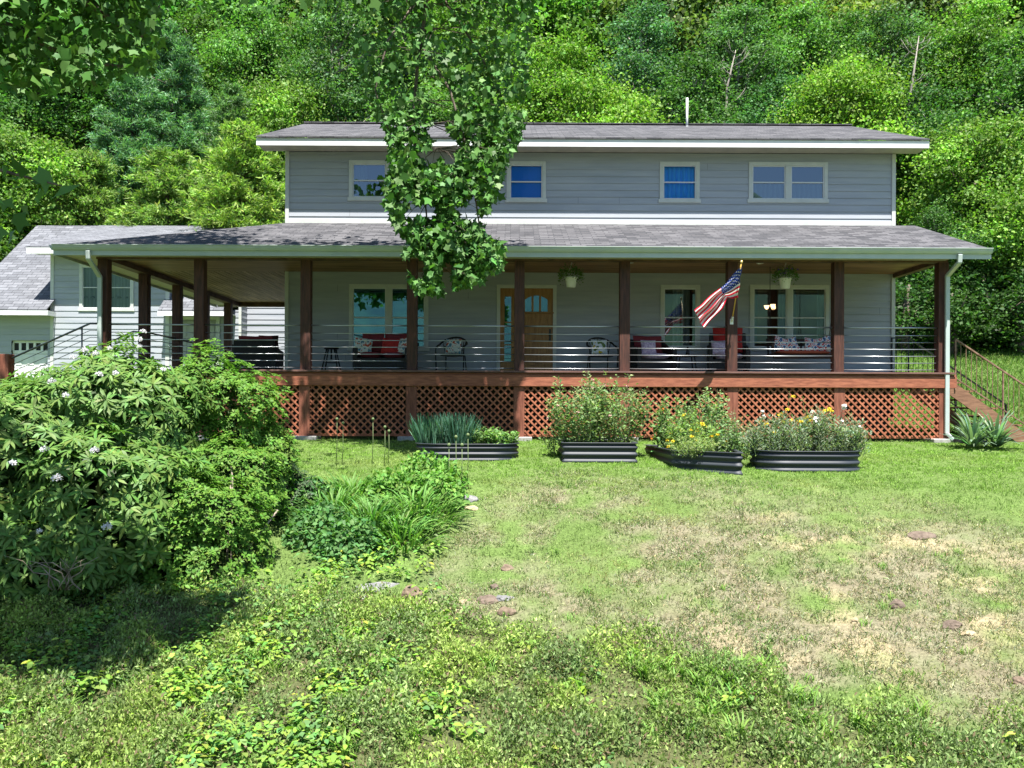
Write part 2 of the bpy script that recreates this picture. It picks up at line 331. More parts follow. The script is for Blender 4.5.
# mountains across the valley behind the viewer (the house windows mirror them)
hx = np.linspace(-900, 900, 90); hy = np.linspace(-560, -230, 24); HX, HY = np.meshgrid(hx, hy)
prof = 78+58*np.exp(-((hx-120)/150)**2)+44*np.exp(-((hx+230)/170)**2)+16*np.sin(hx/47)+8*np.sin(hx/19+1)
HZ = -30+(prof[None]+4)*np.clip(((-230-HY)/230), 0, 1)**.8+ (fbm(HX, HY, 60, 77)-.5)*14
i = np.arange(23)[:, None]*90 + np.arange(89)[None]; i = i.ravel()
M_HILL = nmat('wooded_hills', (.03,.07,.05), (.07,.14,.07), (1,1,1), .05, rough=1)
tag(npmesh('hills', np.stack([HX.ravel(), HY.ravel(), HZ.ravel()], 1), np.stack([i, i+90, i+91, i+1], 1), M_HILL, smooth=True), kind='structure')

# ---------------------------------------------------------------- house
HO = (1.87, 21.25, -.8)
house = empty('house', HO, 'two storey grey house with a wraparound porch on dark posts and a redwood deck', 'house')
def hb(mb, name, m, parent=None, **k): return mb.build(name, m, parent or house, HO, **k)
DW, ZD = 21.25, .667
def siding(mb, u0, u1, z0, z1, place, holes=(), pitch=.165, prot=.016):
    """lap boards; place(u, out, z) -> world"""
    z = z0
    while z < z1-1e-4:
        zt = min(z+pitch, z1); cuts = sorted({z, zt} | {h[k] for h in holes for k in (2, 3) if z < h[k] < zt})
        for a, b in zip(cuts, cuts[1:]):
            mid = (a+b)/2; us = [(u0, u1)]
            for h in holes:
                if h[2] < mid < h[3]:
                    nu = []
                    for p, q in us:
                        if h[1] <= p or h[0] >= q: nu.append((p, q)); continue
                        if h[0] > p: nu.append((p, h[0]))
                        if h[1] < q: nu.append((h[1], q))
                    us = nu
            oa, ob = prot*(1-(a-z)/pitch), prot*(1-(b-z)/pitch)
            for p, q in us:
                mb.add([place(p,oa,a), place(q,oa,a), place(q,ob,b), place(p,ob,b)], [(0,1,2,3)])
                if a == z: mb.add([place(p,-.004,a), place(q,-.004,a), place(q,oa,a), place(p,oa,a)], [(0,1,2,3)])
        z = zt
def hole(x0, x1, y0, y1, D):
    a = P(x0, y1, D); b = P(x1, y0, D); return (a.x, b.x, a.z, b.z)
WIN = [  # px box, double, glass, curtain, kind
 ((349,389.5,160.5,200), 0, M_GLASS, M_CURD, 'left'), ((506.5,546,161.5,201.5), 0, M_GLASSU, M_SKYBLUE, 'sky_sheet'), ((659.5,699.5,162,202), 0, M_GLASSU, M_CURB, 'full'),
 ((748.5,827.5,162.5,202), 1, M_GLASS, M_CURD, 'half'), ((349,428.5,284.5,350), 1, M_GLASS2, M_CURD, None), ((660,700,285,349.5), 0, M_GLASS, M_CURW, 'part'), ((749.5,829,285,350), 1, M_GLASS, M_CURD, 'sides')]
holes = []
for (bx, *_ ) in WIN:
    h = hole(*(bx[0]+2, bx[1]-2, bx[2]+2, bx[3]-2), DW); holes.append(h)
dh = hole(498.5, 554.5, 287, 374.4, DW); dh = (dh[0], dh[1], ZD, dh[3]); holes.append(dh)
X0, X1, ZT = -5.46, 9.2, 6.02
mb = MB()
siding(mb, X0, X1, ZD, ZT, lambda u, o, z: (u, DW-o, z), holes)
siding(mb, DW, DW+8.4, ZD-1, ZT, lambda u, o, z: (X0-o, u, z)); siding(mb, DW, DW+8.4, ZD-1, ZT, lambda u, o, z: (X1+o, u, z))
siding(mb, X0, X1, ZD-1, ZT, lambda u, o, z: (u, DW+8.4+o, z))
rgj = random.Random(4); mb.m = 1
for k in range(46):
    row = rgj.randrange(0, 32); u = rgj.uniform(X0+.3, X1-.3); z = ZD+row*.165
    if z+.165 > ZT or any(h[0]-.2 < u < h[1]+.2 and z < h[3]+.1 and z+.165 > h[2]-.1 for h in holes): continue
    mb.add([(u, DW-.0175, z+.004), (u+.005, DW-.0175, z+.004), (u+.005, DW-.0025, z+.16), (u, DW-.0025, z+.16)], [(0,1,2,3)])
hb(mb, 'siding', [M_SIDING, M_FOUND])
mb = MB()
for x, s in ((X0, -1), (X1, 1)):
    mb.box(x-.06 if s > 0 else x-.03, x+.03 if s > 0 else x+.06, DW-.04, DW+.02, ZD, ZT-.002)
    mb.box(x-.028 if s < 0 else x-.005, x+.005 if s < 0 else x+.028, DW+.022, DW+.12, ZD, ZT-.002)
mb.box(X0+.06, X1-.06, DW-.03, DW-.017, 4.24, 4.40)  # added pale board imitates the sunlit siding strip above the porch roof
hb(mb, 'corner_trim', M_TRIM, bevel=.004)
# inner room: floor, middle wall, so that the rooms read as dim rooms
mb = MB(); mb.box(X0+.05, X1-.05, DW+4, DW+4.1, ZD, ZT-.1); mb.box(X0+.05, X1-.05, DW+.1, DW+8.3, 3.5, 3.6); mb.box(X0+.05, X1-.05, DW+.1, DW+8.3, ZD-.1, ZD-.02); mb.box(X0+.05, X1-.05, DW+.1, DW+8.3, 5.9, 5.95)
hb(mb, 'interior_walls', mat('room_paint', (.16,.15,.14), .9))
def window(parent, org, x0, x1, z0, z1, D, double, gl, cm, ck, fr=.085, sash=M_ALUM):
    f = MB(); e = .035
    for a, b, c, d in ((x0, x0+fr, z0+.03, z1), (x1-fr, x1, z0+.03, z1), (x0+fr, x1-fr, z1-fr, z1), (x0-.03, x1+.03, z0-.02, z0+fr*.8) ): f.box(a, b, D-e-(.008 if b-a > x1-x0 else 0), D+.02, c, d)
    spans = [(x0+fr, x1-fr)]
    if double: m = (x0+x1)/2; f.box(m-fr*.75, m+fr*.75, D-e-.002, D+.02, z0+fr*.8, z1-fr); spans = [(x0+fr, m-fr*.75), (m+fr*.75, x1-fr)]
    w = f.build('window', M_TRIM, parent, org, bevel=.004)
    s = MB(); g = MB(); t = .026
    for a, b in spans:
        zb, zt = z0+fr*.8, z1-fr; zm = (zb+zt)/2
        for p in ((a, a+t, zb, zt), (b-t, b, zb, zt), (a+t, b-t, zb, zb+t), (a+t, b-t, zt-t, zt), (a+t, b-t, zm-.014, zm+.014)): s.box(p[0], p[1], D-.012, D+.03, p[2], p[3])
        g.add([(a+t, D+.012, zb+t), (b-t, D+.012, zb+t), (b-t, D+.012, zm-.02), (a+t, D+.012, zm-.02)], [(0,1,2,3)])
        g.add([(a+t, D+.004, zm+.02), (b-t, D+.004, zm+.02), (b-t, D+.004, zt-t), (a+t, D+.004, zt-t)], [(0,1,2,3)])
    s.build('sash', sash, w, org); g.build('pane', gl, w, org)
    rooms = MB()
    if ck:
        c = MB()
        def drape(a, b, zb, zt, dy=.09, wav=.02, n=None):
            n = n or max(8, int((b-a)/.025)); vs = []
            for i in range(n+1):
                u = a+(b-a)*i/n; yy = D+dy+wav*math.sin(i*1.35)+wav*.4*math.sin(i*.41)
                vs += [(u, yy, zb), (u, yy, zt)]
            c.add(vs, [(2*i, 2*i+2, 2*i+3, 2*i+1) for i in range(n)])
        for a, b in spans:
            W = b-a
            if ck == 'full': drape(a-.03, b+.03, z0, z1)
            elif ck == 'sky_sheet': drape(a-.03, b+.03, z0, z1, .05, 0)  # flat blue sheet stands in for the sky reflected in the pane
            elif ck == 'left': drape(a-.02, a+W*.42, z0, z1, .1)
            elif ck == 'half': drape(a-.02, b+.02, z0, z0+(z1-z0)*.48, .06, .008)
            elif ck == 'part': drape(a+W*.30, a+W*.52, z0, z1, .12); drape(a+W*.58, a+W*.82, z0, z1, .12)
            elif ck == 'sides': drape(a-.02, a+W*.16, z0, z1, .12); drape(b-W*.2, b+.02, z0, z1, .12)
            elif ck == 'stripes': drape(a-.02, b+.02, z0, z1, .1, .035, int(W/.05))
        c.build('curtain', cm, w, org, smooth=False)
    return w
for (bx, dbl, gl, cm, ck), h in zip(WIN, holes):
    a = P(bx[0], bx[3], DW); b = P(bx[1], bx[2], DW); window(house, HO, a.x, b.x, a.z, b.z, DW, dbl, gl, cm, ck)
# front door and sidelight
x0, x1, _, z1 = dh; x0 -= .05; x1 += .05; z1 += .05
fr = MB(); t = .085
for b in ((x0, x0+t, ZD, z1), (x1-t, x1, ZD, z1), (x0+t, x1-t, z1-t, z1)): fr.box(b[0], b[1], DW-.04, DW+.03, b[2], b[3])
xs0 = P(515.5, 300, DW).x; fr.box(xs0, xs0+.1, DW-.038, DW+.03, ZD, z1-t)
door = hb(fr, 'door_frame', M_TRIM, bevel=.004)
d = MB(); dx0, dx1, dz1 = xs0+.1, x1-t, z1-t; W = dx1-dx0; gz0, gz1 = dz1-.56, dz1-.20
d.box(dx0, dx0+.13, DW+.0, DW+.045, ZD, dz1); d.box(dx1-.13, dx1, DW, DW+.045, ZD, dz1)
d.box(dx0+.13, dx1-.13, DW, DW+.045, ZD, ZD+.22); d.box(dx0+.13, dx1-.13, DW, DW+.045, dz1-.14, dz1); d.box(dx0+.13, dx1-.13, DW+.002, DW+.045, gz0-.16, gz0)
n = 6; pw = (W-.26)/n
for k in range(n): d.box(dx0+.13+k*pw+.006, dx0+.13+(k+1)*pw-.006, DW+.012, DW+.04, ZD+.22, gz0-.16)
d.box(dx0+.13, dx1-.13, DW+.022, DW+.038, ZD+.22, gz0-.16)
gw = (W-.26)/3
for k in (1, 2): d.box(dx0+.13+k*gw-.025, dx0+.13+k*gw+.025, DW+.001, DW+.044, gz0, dz1-.14)
for k, (a, b) in enumerate(((0, .06), (2.6, .06))): pass
d.box(dx0-.02, dx1+.02, DW-.06, DW-.0, gz0-.05, gz0-.02)
dr = hb(d, 'door', M_DOOR, bevel=.004)
g = MB()
for k in range(3):
    a, b = dx0+.13+k*gw+(.025 if k else 0), dx0+.13+(k+1)*gw-(.025 if k < 2 else 0); hs = [gz1-.07, gz1+.02, gz1-.07]
    n = 8; top = []
    for i in range(n+1):
        u = a+(b-a)*i/n; q = (u-(dx0+dx1)/2)/((W-.26)/2); top.append((u, DW+.02, gz1+.03-.10*q*q))
    g.add([(a, DW+.02, gz0)]+[(b, DW+.02, gz0)]+top[::-1], [tuple(range(n+3))])
g2 = MB()
# spandrels above the arched lights
for i in range(24):
    u0_, u1_ = dx0+.13+(W-.26)*i/24, dx0+.13+(W-.26)*(i+1)/24; q = ((u0_+u1_)/2-(dx0+dx1)/2)/((W-.26)/2)
    g2.box(u0_, u1_, DW+.003, DW+.043, gz1+.03-.10*q*q, dz1-.139)
hb(g2, 'arched_rail', M_DOOR, dr)
hb(g, 'pane', M_GLASS2, dr)
k = MB(); k.tube([(dx1-.07, DW-.01, ZD+.95), (dx1-.07, DW-.06, ZD+.95)], .012); k.lathe((dx1-.07, DW-.07, ZD+.93), [(.0,0),(.028,.01),(.03,.03),(.018,.045),(0,.05)], 12); k.box(dx1-.09, dx1-.05, DW-.012, DW, ZD+.8, ZD+1.1)
hb(k, 'handle', M_BLKM, dr)
s = MB(); sx0, sx1 = x0+t, xs0; wd = (sx1-sx0)
s.box(sx0, sx0+wd*.28, DW, DW+.04, ZD, z1-t); s.box(sx1-wd*.28, sx1, DW, DW+.04, ZD, z1-t); s.box(sx0+wd*.28, sx1-wd*.28, DW, DW+.04, ZD, ZD+.3); s.box(sx0+wd*.28, sx1-wd*.28, DW, DW+.04, z1-t-.2, z1-t)
for q in (.35, .62): s.box(sx0+wd*.28, sx1-wd*.28, DW+.002, DW+.035, ZD+q*2, ZD+q*2+.03)
sd_ = hb(s, 'sidelight', M_DOOR)
g = MB(); g.add([(sx0+wd*.28, DW+.02, ZD+.3), (sx1-wd*.28, DW+.02, ZD+.3), (sx1-wd*.28, DW+.02, z1-t-.2), (sx0+wd*.28, DW+.02, z1-t-.2)], [(0,1,2,3)]); hb(g, 'pane', M_GLASS2, sd_)
# upper roof (gable ends left and right)
UX0, UX1, UE, UR = X0-.575, X1+.575, DW-.575, DW-.575+4.8; ze, zr = 6.22, 8.03
def slab(mb, pts, th):       # roof plane with thickness below
    n = len(pts); lo = [(x, y, z-th) for x, y, z in pts]
    mb.add(list(pts)+lo, [tuple(range(n)), tuple(range(2*n-1, n-1, -1))]+[(i, n+i, n+(i+1) % n, (i+1) % n) for i in range(n)])
mb = MB(); slab(mb, [(UX0,UE-.03,ze),(UX1,UE-.03,ze),(UX1,UR,zr),(UX0,UR,zr)], .035); slab(mb, [(UX1,UR+4.8,ze),(UX0,UR+4.8,ze),(UX0,UR+.001,zr),(UX1,UR+.001,zr)], .035)
mb.bar((UX0, UR, zr+.012), (UX1, UR, zr+.012), .24, .03)
roof = hb(mb, 'roof', M_ROOF)
mb = MB(); mb.box(UX0, UX1, UE-.0, UE+.025, 6.01, 6.18); mb.box(UX0, UX1, UE+.026+7.9, UE+.05+7.9, 6.01, 6.18)
for x, s_ in ((UX0, 1), (UX1-.025, 1)):
    for y0_, y1_, za, zb_ in ((UE+.026, UR, 6.18-.01, zr-.04), (UR, UR+4.75, zr-.04, 6.17)):
        mb.add([(x,y0_,za-.17),(x,y1_,zb_-.17),(x,y1_,zb_),(x,y0_,za),(x+.025,y0_,za-.17),(x+.025,y1_,zb_-.17),(x+.025,y1_,zb_),(x+.025,y0_,za)], [(0,1,2,3),(7,6,5,4),(0,4,5,1),(3,2,6,7),(0,3,7,4),(1,5,6,2)])
hb(mb, 'fascia', M_WHITE, roof)
mb = MB(); mb.box(UX0+.03, UX1-.03, UE+.03, DW-.018, 6.03, 6.045); hb(mb, 'soffit', M_SOFFIT, roof)
for x in (X0-.006, X1+.006):
    mb = MB(); mb.add([(x, DW, ZT), (x, DW+8.4, ZT), (x, UR, zr-.1)], [(0,1,2)]); hb(mb, 'gable_wall', M_SIDING)
mb = MB(); vp = P(687, 127, UR-.35); mb.tube([(vp.x, vp.y, vp.z-.25), (vp.x, vp.y, P(687, 98, UR-.35).z)], .032, 12); mb.lathe((vp.x, vp.y, vp.z-.12), [(.12,0),(.06,.1),(.045,.14)], 12)
hb(mb, 'vent_pipe', M_WHITE, roof, smooth=True)
# porch roof
EX0, EX1, EY, EZ, WZ = -9.5, 9.9, 18.22, 3.215, 4.30
mb = MB(); slab(mb, [(EX0,EY,EZ),(EX1,EY,EZ),(9.70,DW-.018,WZ),(X0,DW-.018,WZ)], .03); slab(mb, [(EX0,28.3,EZ),(EX0,EY+.001,EZ),(X0-.02,DW-.018,WZ),(X0-.02,28.3,WZ)], .03)
proof = hb(mb, 'porch_roof', M_ROOF)
def extr(mb, prof, a, b):   # profile (out, z) extruded from a to b; out is to the right hand of a->b
    a, b = Vector(a), Vector(b); d = (b-a).normalized(); o = Vector((d.y, -d.x, 0)); n = len(prof)
    vs = [p + o*q + Vector((0,0,z)) for p in (a, b) for q, z in prof]
    mb.add(vs, [tuple(range(n-1, -1, -1)), tuple(range(n, 2*n))]+[(i, (i+1) % n, n+(i+1) % n, n+i) for i in range(n)])
GP = [(0,-.215),(.012,-.215),(.012,-.115),(.055,-.105),(.085,-.06),(.095,-.02),(.11,-.012),(.11,.0),(.085,.0),(.085,-.01),(.0,-.01)]
mb = MB(); extr(mb, GP, (EX0, EY-.0, EZ-.0), (EX1, EY, EZ)); extr(mb, GP, (EX0+.0, 28.3, EZ), (EX0, EY+.002, EZ))
hb(mb, 'gutter', M_GUTTER, proof)
mb = MB()                      # rake board on the right end
mb.add([(9.9,EY,EZ-.19),(9.70,DW,WZ-.19),(9.70,DW,WZ-.032),(9.9,EY,EZ-.032),(9.88,EY,EZ-.19),(9.68,DW,WZ-.19),(9.68,DW,WZ-.032),(9.88,EY,EZ-.032)], [(0,1,2,3),(7,6,5,4),(0,4,5,1),(0,3,7,4)])
hb(mb, 'rake_board', M_TRIM, proof); mb = MB()
mb.box(EX0+.02, X0-.03, 28.28, 28.3, EZ-.2, EZ-.035)
hb(mb, 'rake_board', M_TRIM, proof)
mb = MB(); mb.box(-8.66, 9.24, 18.98, DW-.02, 3.125, 3.15); hb(mb, 'porch_ceiling', M_CEIL)
M_CEIL2 = nmat('pine_boards_lengthwise', (.15,.085,.045), (.50,.32,.19), (7,.5,1), 1.6, rough=.6, bump=.1, c3=(.30,.185,.105))  # paler than the front boards: light bounced off the ground is in the colour
mb = MB(); n = 24
mb.box(-8.66, X0-.06, DW-.019, 27.9, 3.126, 3.15)
for k in range(n+1): mb.box(-8.66+k*(3.14/n)-.004, -8.66+k*(3.14/n)+.004, DW, 27.9, 3.121, 3.1265)
hb(mb, 'side_porch_ceiling', M_CEIL2)
mb = MB(); mb.box(EX0+.0, 9.24, EY+.004, 18.80, 3.06, 3.08); mb.box(EX0, -8.90, 18.80, 28.2, 3.06, 3.08); hb(mb, 'porch_soffit', M_SOFFIT)
mb = MB(); mb.box(-8.9, 9.30, 18.80, 18.98, 3.02, 3.16); mb.box(-8.88, -8.66, 18.981, 28.1, 3.0, 3.155); mb.box(9.16, 9.30, 18.981, DW-.05, 3.03, 3.159); mb.box(-8.66, X0, 27.9, 28.1, 3.0, 3.15)
hb(mb, 'porch_beam', nmat('dark_beam', (.07,.04,.028), (.15,.085,.055), (1,1,1), 4, rough=.7))
for q in ((237,261), (630,262), (760,262)):
    p = P(q[0], q[1], 3.12*F/(CY-q[1])); l = MB(); l.lathe((p.x, p.y, 3.108), [(.0,.008),(.045,.006),(.05,-.004),(.075,0),(.08,.015)], 16); hb(l, 'ceiling_lamp', M_WHITE)
# posts
POSTX = [104.5, 200, 306, 412, 519, 624, 731, 837, 941]
px_ = [(x-CX)/F*18.9 for x in POSTX]; px_[0] = -8.76; hw = .108
for x in px_:
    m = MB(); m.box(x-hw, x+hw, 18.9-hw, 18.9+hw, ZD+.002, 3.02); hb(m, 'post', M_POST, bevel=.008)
    m = MB(); m.box(x-hw-.01, x+hw+.01, 18.745, 18.96, -.76, .495); hb(m, 'deck_support', M_POSTR, bevel=.008)
    m = MB(); m.box(x-.28, x+.28, 18.62, 19.15, -1.1, -.74); hb(m, 'footing', M_CONC, bevel=.02)
for n in (1, 2, 3, 4):
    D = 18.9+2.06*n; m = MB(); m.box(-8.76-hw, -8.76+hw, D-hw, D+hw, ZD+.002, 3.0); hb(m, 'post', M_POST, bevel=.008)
# deck
DX0, DX1 = -8.93, 9.42
mb = MB(); 
for k in range(17):
    y0_ = 18.66+k*.152; mb.box(DX0, DX1, y0_, y0_+.146, ZD-.04, ZD)
y0_ = 18.66+17*.152
while y0_ < 27.2: mb.box(DX0, X0-.03, y0_, y0_+.146, ZD-.04, ZD); y0_ += .152
hb(mb, 'deck_floor', M_CAP, bevel=.004)
mb = MB(); mb.box(DX0+.02, 9.45, 18.70, 18.74, .335, .575); mb.box(DX0+.03, 9.40, 18.742, 18.78, .498, .62); mb.box(DX0+.02, DX0+.06, 18.742, 27.2, .335, .62); mb.box(9.41, 9.45, 18.742, DW, .335, .62)
hb(mb, 'rim_board', M_DECKW, bevel=.005)
mb = MB(); mb.box(X0+.1, X1-.1, DW+.02, DW+.2, -1.3, ZD-.05); mb.box(X0+.1, X0+.3, DW+.2, DW+8.3, -1.3, ZD-.05); mb.box(X1-.3, X1-.1, DW+.2, DW+8.3, -1.3, ZD-.05); hb(mb, 'foundation', M_FOUND)
# lattice, one panel per bay
def clipseg(x, z, dx, dz, bx):
    t0, t1 = -99, 99
    for p, d_, lo, hi in ((x, dx, bx[0], bx[1]), (z, dz, bx[2], bx[3])):
        a, b = (lo-p)/d_, (hi-p)/d_
        if a > b: a, b = b, a
        t0, t1 = max(t0, a), min(t1, b)
    return t0, t1
for k in range(8):
    a, b = px_[k]+hw+.012, px_[k+1]-hw-.012; bx = (a, b, -.70, .50); m = MB(); s_ = .158*math.sqrt(2)/2; wl = .0175
    for sg, yy in ((1, 18.762), (-1, 18.750)):
        u = -3.0
        while u < 5:
            x, z = a+u, -.70; t0, t1 = clipseg(x, z, .7071, .7071*sg, bx) if sg > 0 else clipseg(x, .50, .7071, -.7071, bx)
            zz = z if sg > 0 else .50
            if t1-t0 > .05:
                p0 = (x+.7071*t0, yy, zz+.7071*sg*t0); p1 = (x+.7071*t1, yy, zz+.7071*sg*t1); m.bar(p0, p1, .040 if 1 else 0, .009) if 0 else None
                d0 = Vector(p1)-Vector(p0); nn = Vector((-d0.z, 0, d0.x)).normalized()*wl
                q = [Vector(p0)+nn, Vector(p0)-nn, Vector(p1)-nn, Vector(p1)+nn]; o_ = Vector((0,.010,0))
                m.add(q+[v+o_ for v in q], [(0,1,2,3),(7,6,5,4),(0,4,5,1),(2,6,7,3),(1,5,6,2),(3,7,4,0)])
            u += .158
    for zz in (-.74, .33): m.box(a, b, 18.775, 18.80, zz, zz+.05)
    hb(m, 'lattice_panel', M_LATT)
# railing: a thin steel top tube and six cables, bay by bay
zr_ = [(402-y)/46.5 for y in (326.3, 334, 341, 347.8, 354.7, 361.5, 368.3)]
for k in range(8):
    m = MB(); a, b = px_[k]+hw, px_[k+1]-hw
    for j, z in enumerate(zr_): m.tube([(a, 18.9, z), ((a+b)/2, 18.9, z-(.004 if j else 0)), (b, 18.9, z)], .016 if j == 0 else .0085, 6)
    hb(m, 'cable_railing', M_SS, smooth=True)
for k in range(4):
    D = 18.9+2.06*k; m = MB()
    if k > 0:
        for j, z in enumerate(zr_): m.tube([(-8.76, D+hw, z), (-8.76, D+2.06-hw, z)], .016 if j == 0 else .0085, 6)
        hb(m, 'cable_railing', M_SS, smooth=True)
# downspouts
def spout(pts, name='downspout', r=(.09,.065)):
    m = MB()
    for a, b in zip(pts, pts[1:]):
        m.bar(Vector(a)-(Vector(b)-Vector(a)).normalized()*.012, Vector(b)+(Vector(b)-Vector(a)).normalized()*.012, r[0], r[1])
    return hb(m, name, M_GUTTER, bevel=.012)
a = P(960, 252, 18.17); b = P(959, 258, 18.2); c_ = P(947.5, 269, 18.7); xg = c_.x
spout([(a.x, 18.17, 3.08), (a.x, 18.19, 2.93), (xg, 18.70, 2.72), (xg, 18.70, .50)]); spout([(xg, 18.70, .50), (xg, 18.70, -.62), (xg+.10, 18.62, -.76)])
a = P(88, 250, 18.17); xg2 = P(99.8, 300, 18.7).x
spout([(a.x, 18.17, 3.08), (a.x, 18.19, 2.93), (xg2, 18.70, 2.62), (xg2, 18.70, -.6)])
m = MB(); g0 = (xg+.10, 18.60, -.76); pts = [Vector(g0), Vector((xg+.25, 18.5, -.82)), Vector((xg+.62, 18.25, float(gz(xg+.62, 18.25))+.05))]
m.tube(pts, .055, 12); hb(m, 'drain_pipe', M_BLKM, smooth=True)
# stairs at the right end
st = MB(); xa, za, sl_ = 9.46, ZD, .70; n = 7; run = .27; rise = .185
for k in range(1, n+1): st.box(xa+(k-1)*run, xa+k*run+.02, 19.12, 20.88, za-k*rise-.04, za-k*rise)
for D in (19.08, 20.88):
    v = [(xa,D,.56),(xa+2.0,D,-.86),(xa+1.55,D,-.86),(xa,D,.22)]; st.add(v+[(x,D+.04,z) for x,_,z in v], [(0,3,2,1),(4,5,6,7),(0,1,5,4),(1,2,6,5),(2,3,7,6),(3,0,4,7)])
stair = hb(st, 'stairs', nmat('weathered_stair_wood', (.13,.065,.04), (.26,.14,.085), (1.2,8,8), 3, rough=.75, bump=.25))
M_RUST = nmat('rusty_iron', (.10,.055,.035), (.27,.17,.12), (1,1,1), 9, rough=.7)
def stair_rail(D, x0, z0, x1, z1, drop, mt, flat=None, step=.115):
    m = MB(); m.bar((x0,D,z0), (x1,D,z1), .045, .03); m.bar((x0,D,z0-drop), (x1,D,z1-drop), .03, .025)
    if flat is not None: m.bar((flat,D,z0), (x0,D,z0), .045, .03); m.bar((flat,D,ZD), (flat,D,z0), .035, .035); m.bar((flat,D,ZD+.08),(x0,D,ZD+.08),.03,.025)
    k = 0; L = x1-x0
    while k*step < L:
        u = k*step/L; z = z0+(z1-z0)*u; x = x0+L*u; m.tube([(x,D,z-drop), (x,D,z)], .008, 5); k += 1
    if flat is not None:
        x = flat+step
        while x < x0: m.tube([(x,D,ZD+.08), (x,D,z0)], .008, 5); x += step
    for u in (.0, .48, 1.0): m.bar((x0+L*u, D, z0+(z1-z0)*u-drop-.25), (x0+L*u, D, z0+(z1-z0)*u), .03, .03)
    hb(m, 'stair_rail', mt, stair)
stair_rail(19.06, 9.60, 1.40, 11.75, -.02, .84, M_RUST); stair_rail(20.92, 9.42, 1.56, 11.75, -.02, .84, M_BLKM, flat=9.02)
# stairs at the left end
st = MB()
for k in range(1, 8): st.box(-8.95-k*run-.02, -8.95-(k-1)*run, 19.12, 20.8, za-k*rise-.04, za-k*rise)
for D in (19.08, 20.8):
    v = [(-8.95,D,.56),(-10.95,D,-.86),(-10.5,D,-.86),(-8.95,D,.22)]; st.add(v+[(x,D+.04,z) for x,_,z in v], [(0,1,2,3),(7,6,5,4),(0,4,5,1),(1,5,6,2),(2,6,7,3),(3,7,4,0)])
stair2 = hb(st, 'stairs', M_DECKW)
m = MB(); n1_ = P(3, 356, 19.0); m.box(n1_.x-.25, n1_.x+.17, 18.9, 19.15, -1.2, n1_.z+.04); hb(m, 'newel_post', M_POSTR, stair2, bevel=.01)
m = MB(); p0, p1, p2, p3 = P(12, 358, 18.95), P(90, 323.5, 18.9), P(104, 323.5, 18.9), P(81, 345, 18.9)
m.tube([p0, p1, (-8.76, 18.9, p1.z)], .022, 8); q = P(82, 327, 18.9); m.tube([q, (q.x, q.y, .6)], .018, 8)
for dz in (.15, .3, .45): m.tube([p0-Vector((0,0,dz)), p1-Vector((0,0,dz)), (-8.76, 18.9, p1.z-dz)], .007, 6)
hb(m, 'stair_rail', M_RAIL, stair2, smooth=True)
m = MB(); q = [P(108,343,21.5), P(133,331.5,21.3), P(150,333,21.5), P(193,343,24), P(238,352.5,27)]; m.tube(q, .02, 8)
for v in q[1:]: m.tube([v, (v.x, v.y, ZD-.3)], .014, 6)
hb(m, 'back_rail', M_RAIL, smooth=True)

# ---------------------------------------------------------------- neighbouring house with garage
GO = (-13.5, 29.6, .6); gh = empty('garage_house', GO, 'grey sided garage building with pale shingle roof behind the left end of the porch', 'garage')
def gb(mb, name, m, parent=None, **k): return mb.build(name, m, parent or gh, GO, **k)
GD = 29.6; mb = MB(); wx0, wz0 = P(80.5, 309, GD), 0; wa, wb = P(79.5, 310.5, GD), P(134, 264, GD)
gd1 = (P(13, 0, GD).x, -15.62, .2, 2.0); gd2 = (-11.35, -9.95, .2, 2.72)
siding(mb, -20, -7.6 if 0 else -9.14, .2, 5.2, lambda u, o, z: (u, GD-o, z), [(-20.1, -15.5, 3.0, 9), (-11.55, -9.0, 3.05, 9), (wa.x+.06, wb.x-.06, wa.z+.06, wb.z-.06), gd1, gd2], .20)
siding(mb, GD, 34, .2, 5.2, lambda u, o, z: (-11.55+o, u, z), (), .20); siding(mb, GD, 34, .2, 5.0, lambda u, o, z: (-15.5-o, u, z), (), .20)
siding(mb, GD, 38, .2, 3, lambda u, o, z: (-18.2-o, u, z), (), .20)
siding(mb, GD, 31, .2, 5.2, lambda u, o, z: (-9.14+o, u, z), (), .20); siding(mb, -9.14, -3, .2, 4.9, lambda u, o, z: (u, 30.3-o, z), (), .20)
gb(mb, 'siding', M_SIDING)
window(gh, GO, wa.x, wb.x, wa.z, wb.z, GD, 1, M_GLASS, M_CURW, 'stripes', fr=.10)
mb = MB(); mb.box(-15.53, -15.42, GD-.03, GD+.02, .2, 4.96); gb(mb, 'corner_trim', M_TRIM); mb = MB(); mb.box(-11.66, -11.53, GD-.03, GD+.02, .2, 4.96); gb(mb, 'corner_trim', M_TRIM); mb = MB(); mb.box(-9.20, -9.11, GD-.03, GD+.02, .2, 4.9); gb(mb, 'corner_trim', M_TRIM); mb = MB()
mb.box(gd2[0]-.1, gd2[0], GD-.04, GD+.02, .2, 2.82); mb.box(gd2[1], gd2[1]+.12, GD-.04, GD+.02, .2, 2.82); mb.box(gd2[0], gd2[1], GD-.04, GD+.02, 2.72, 2.82); gb(mb, 'door_trim', M_TRIM)
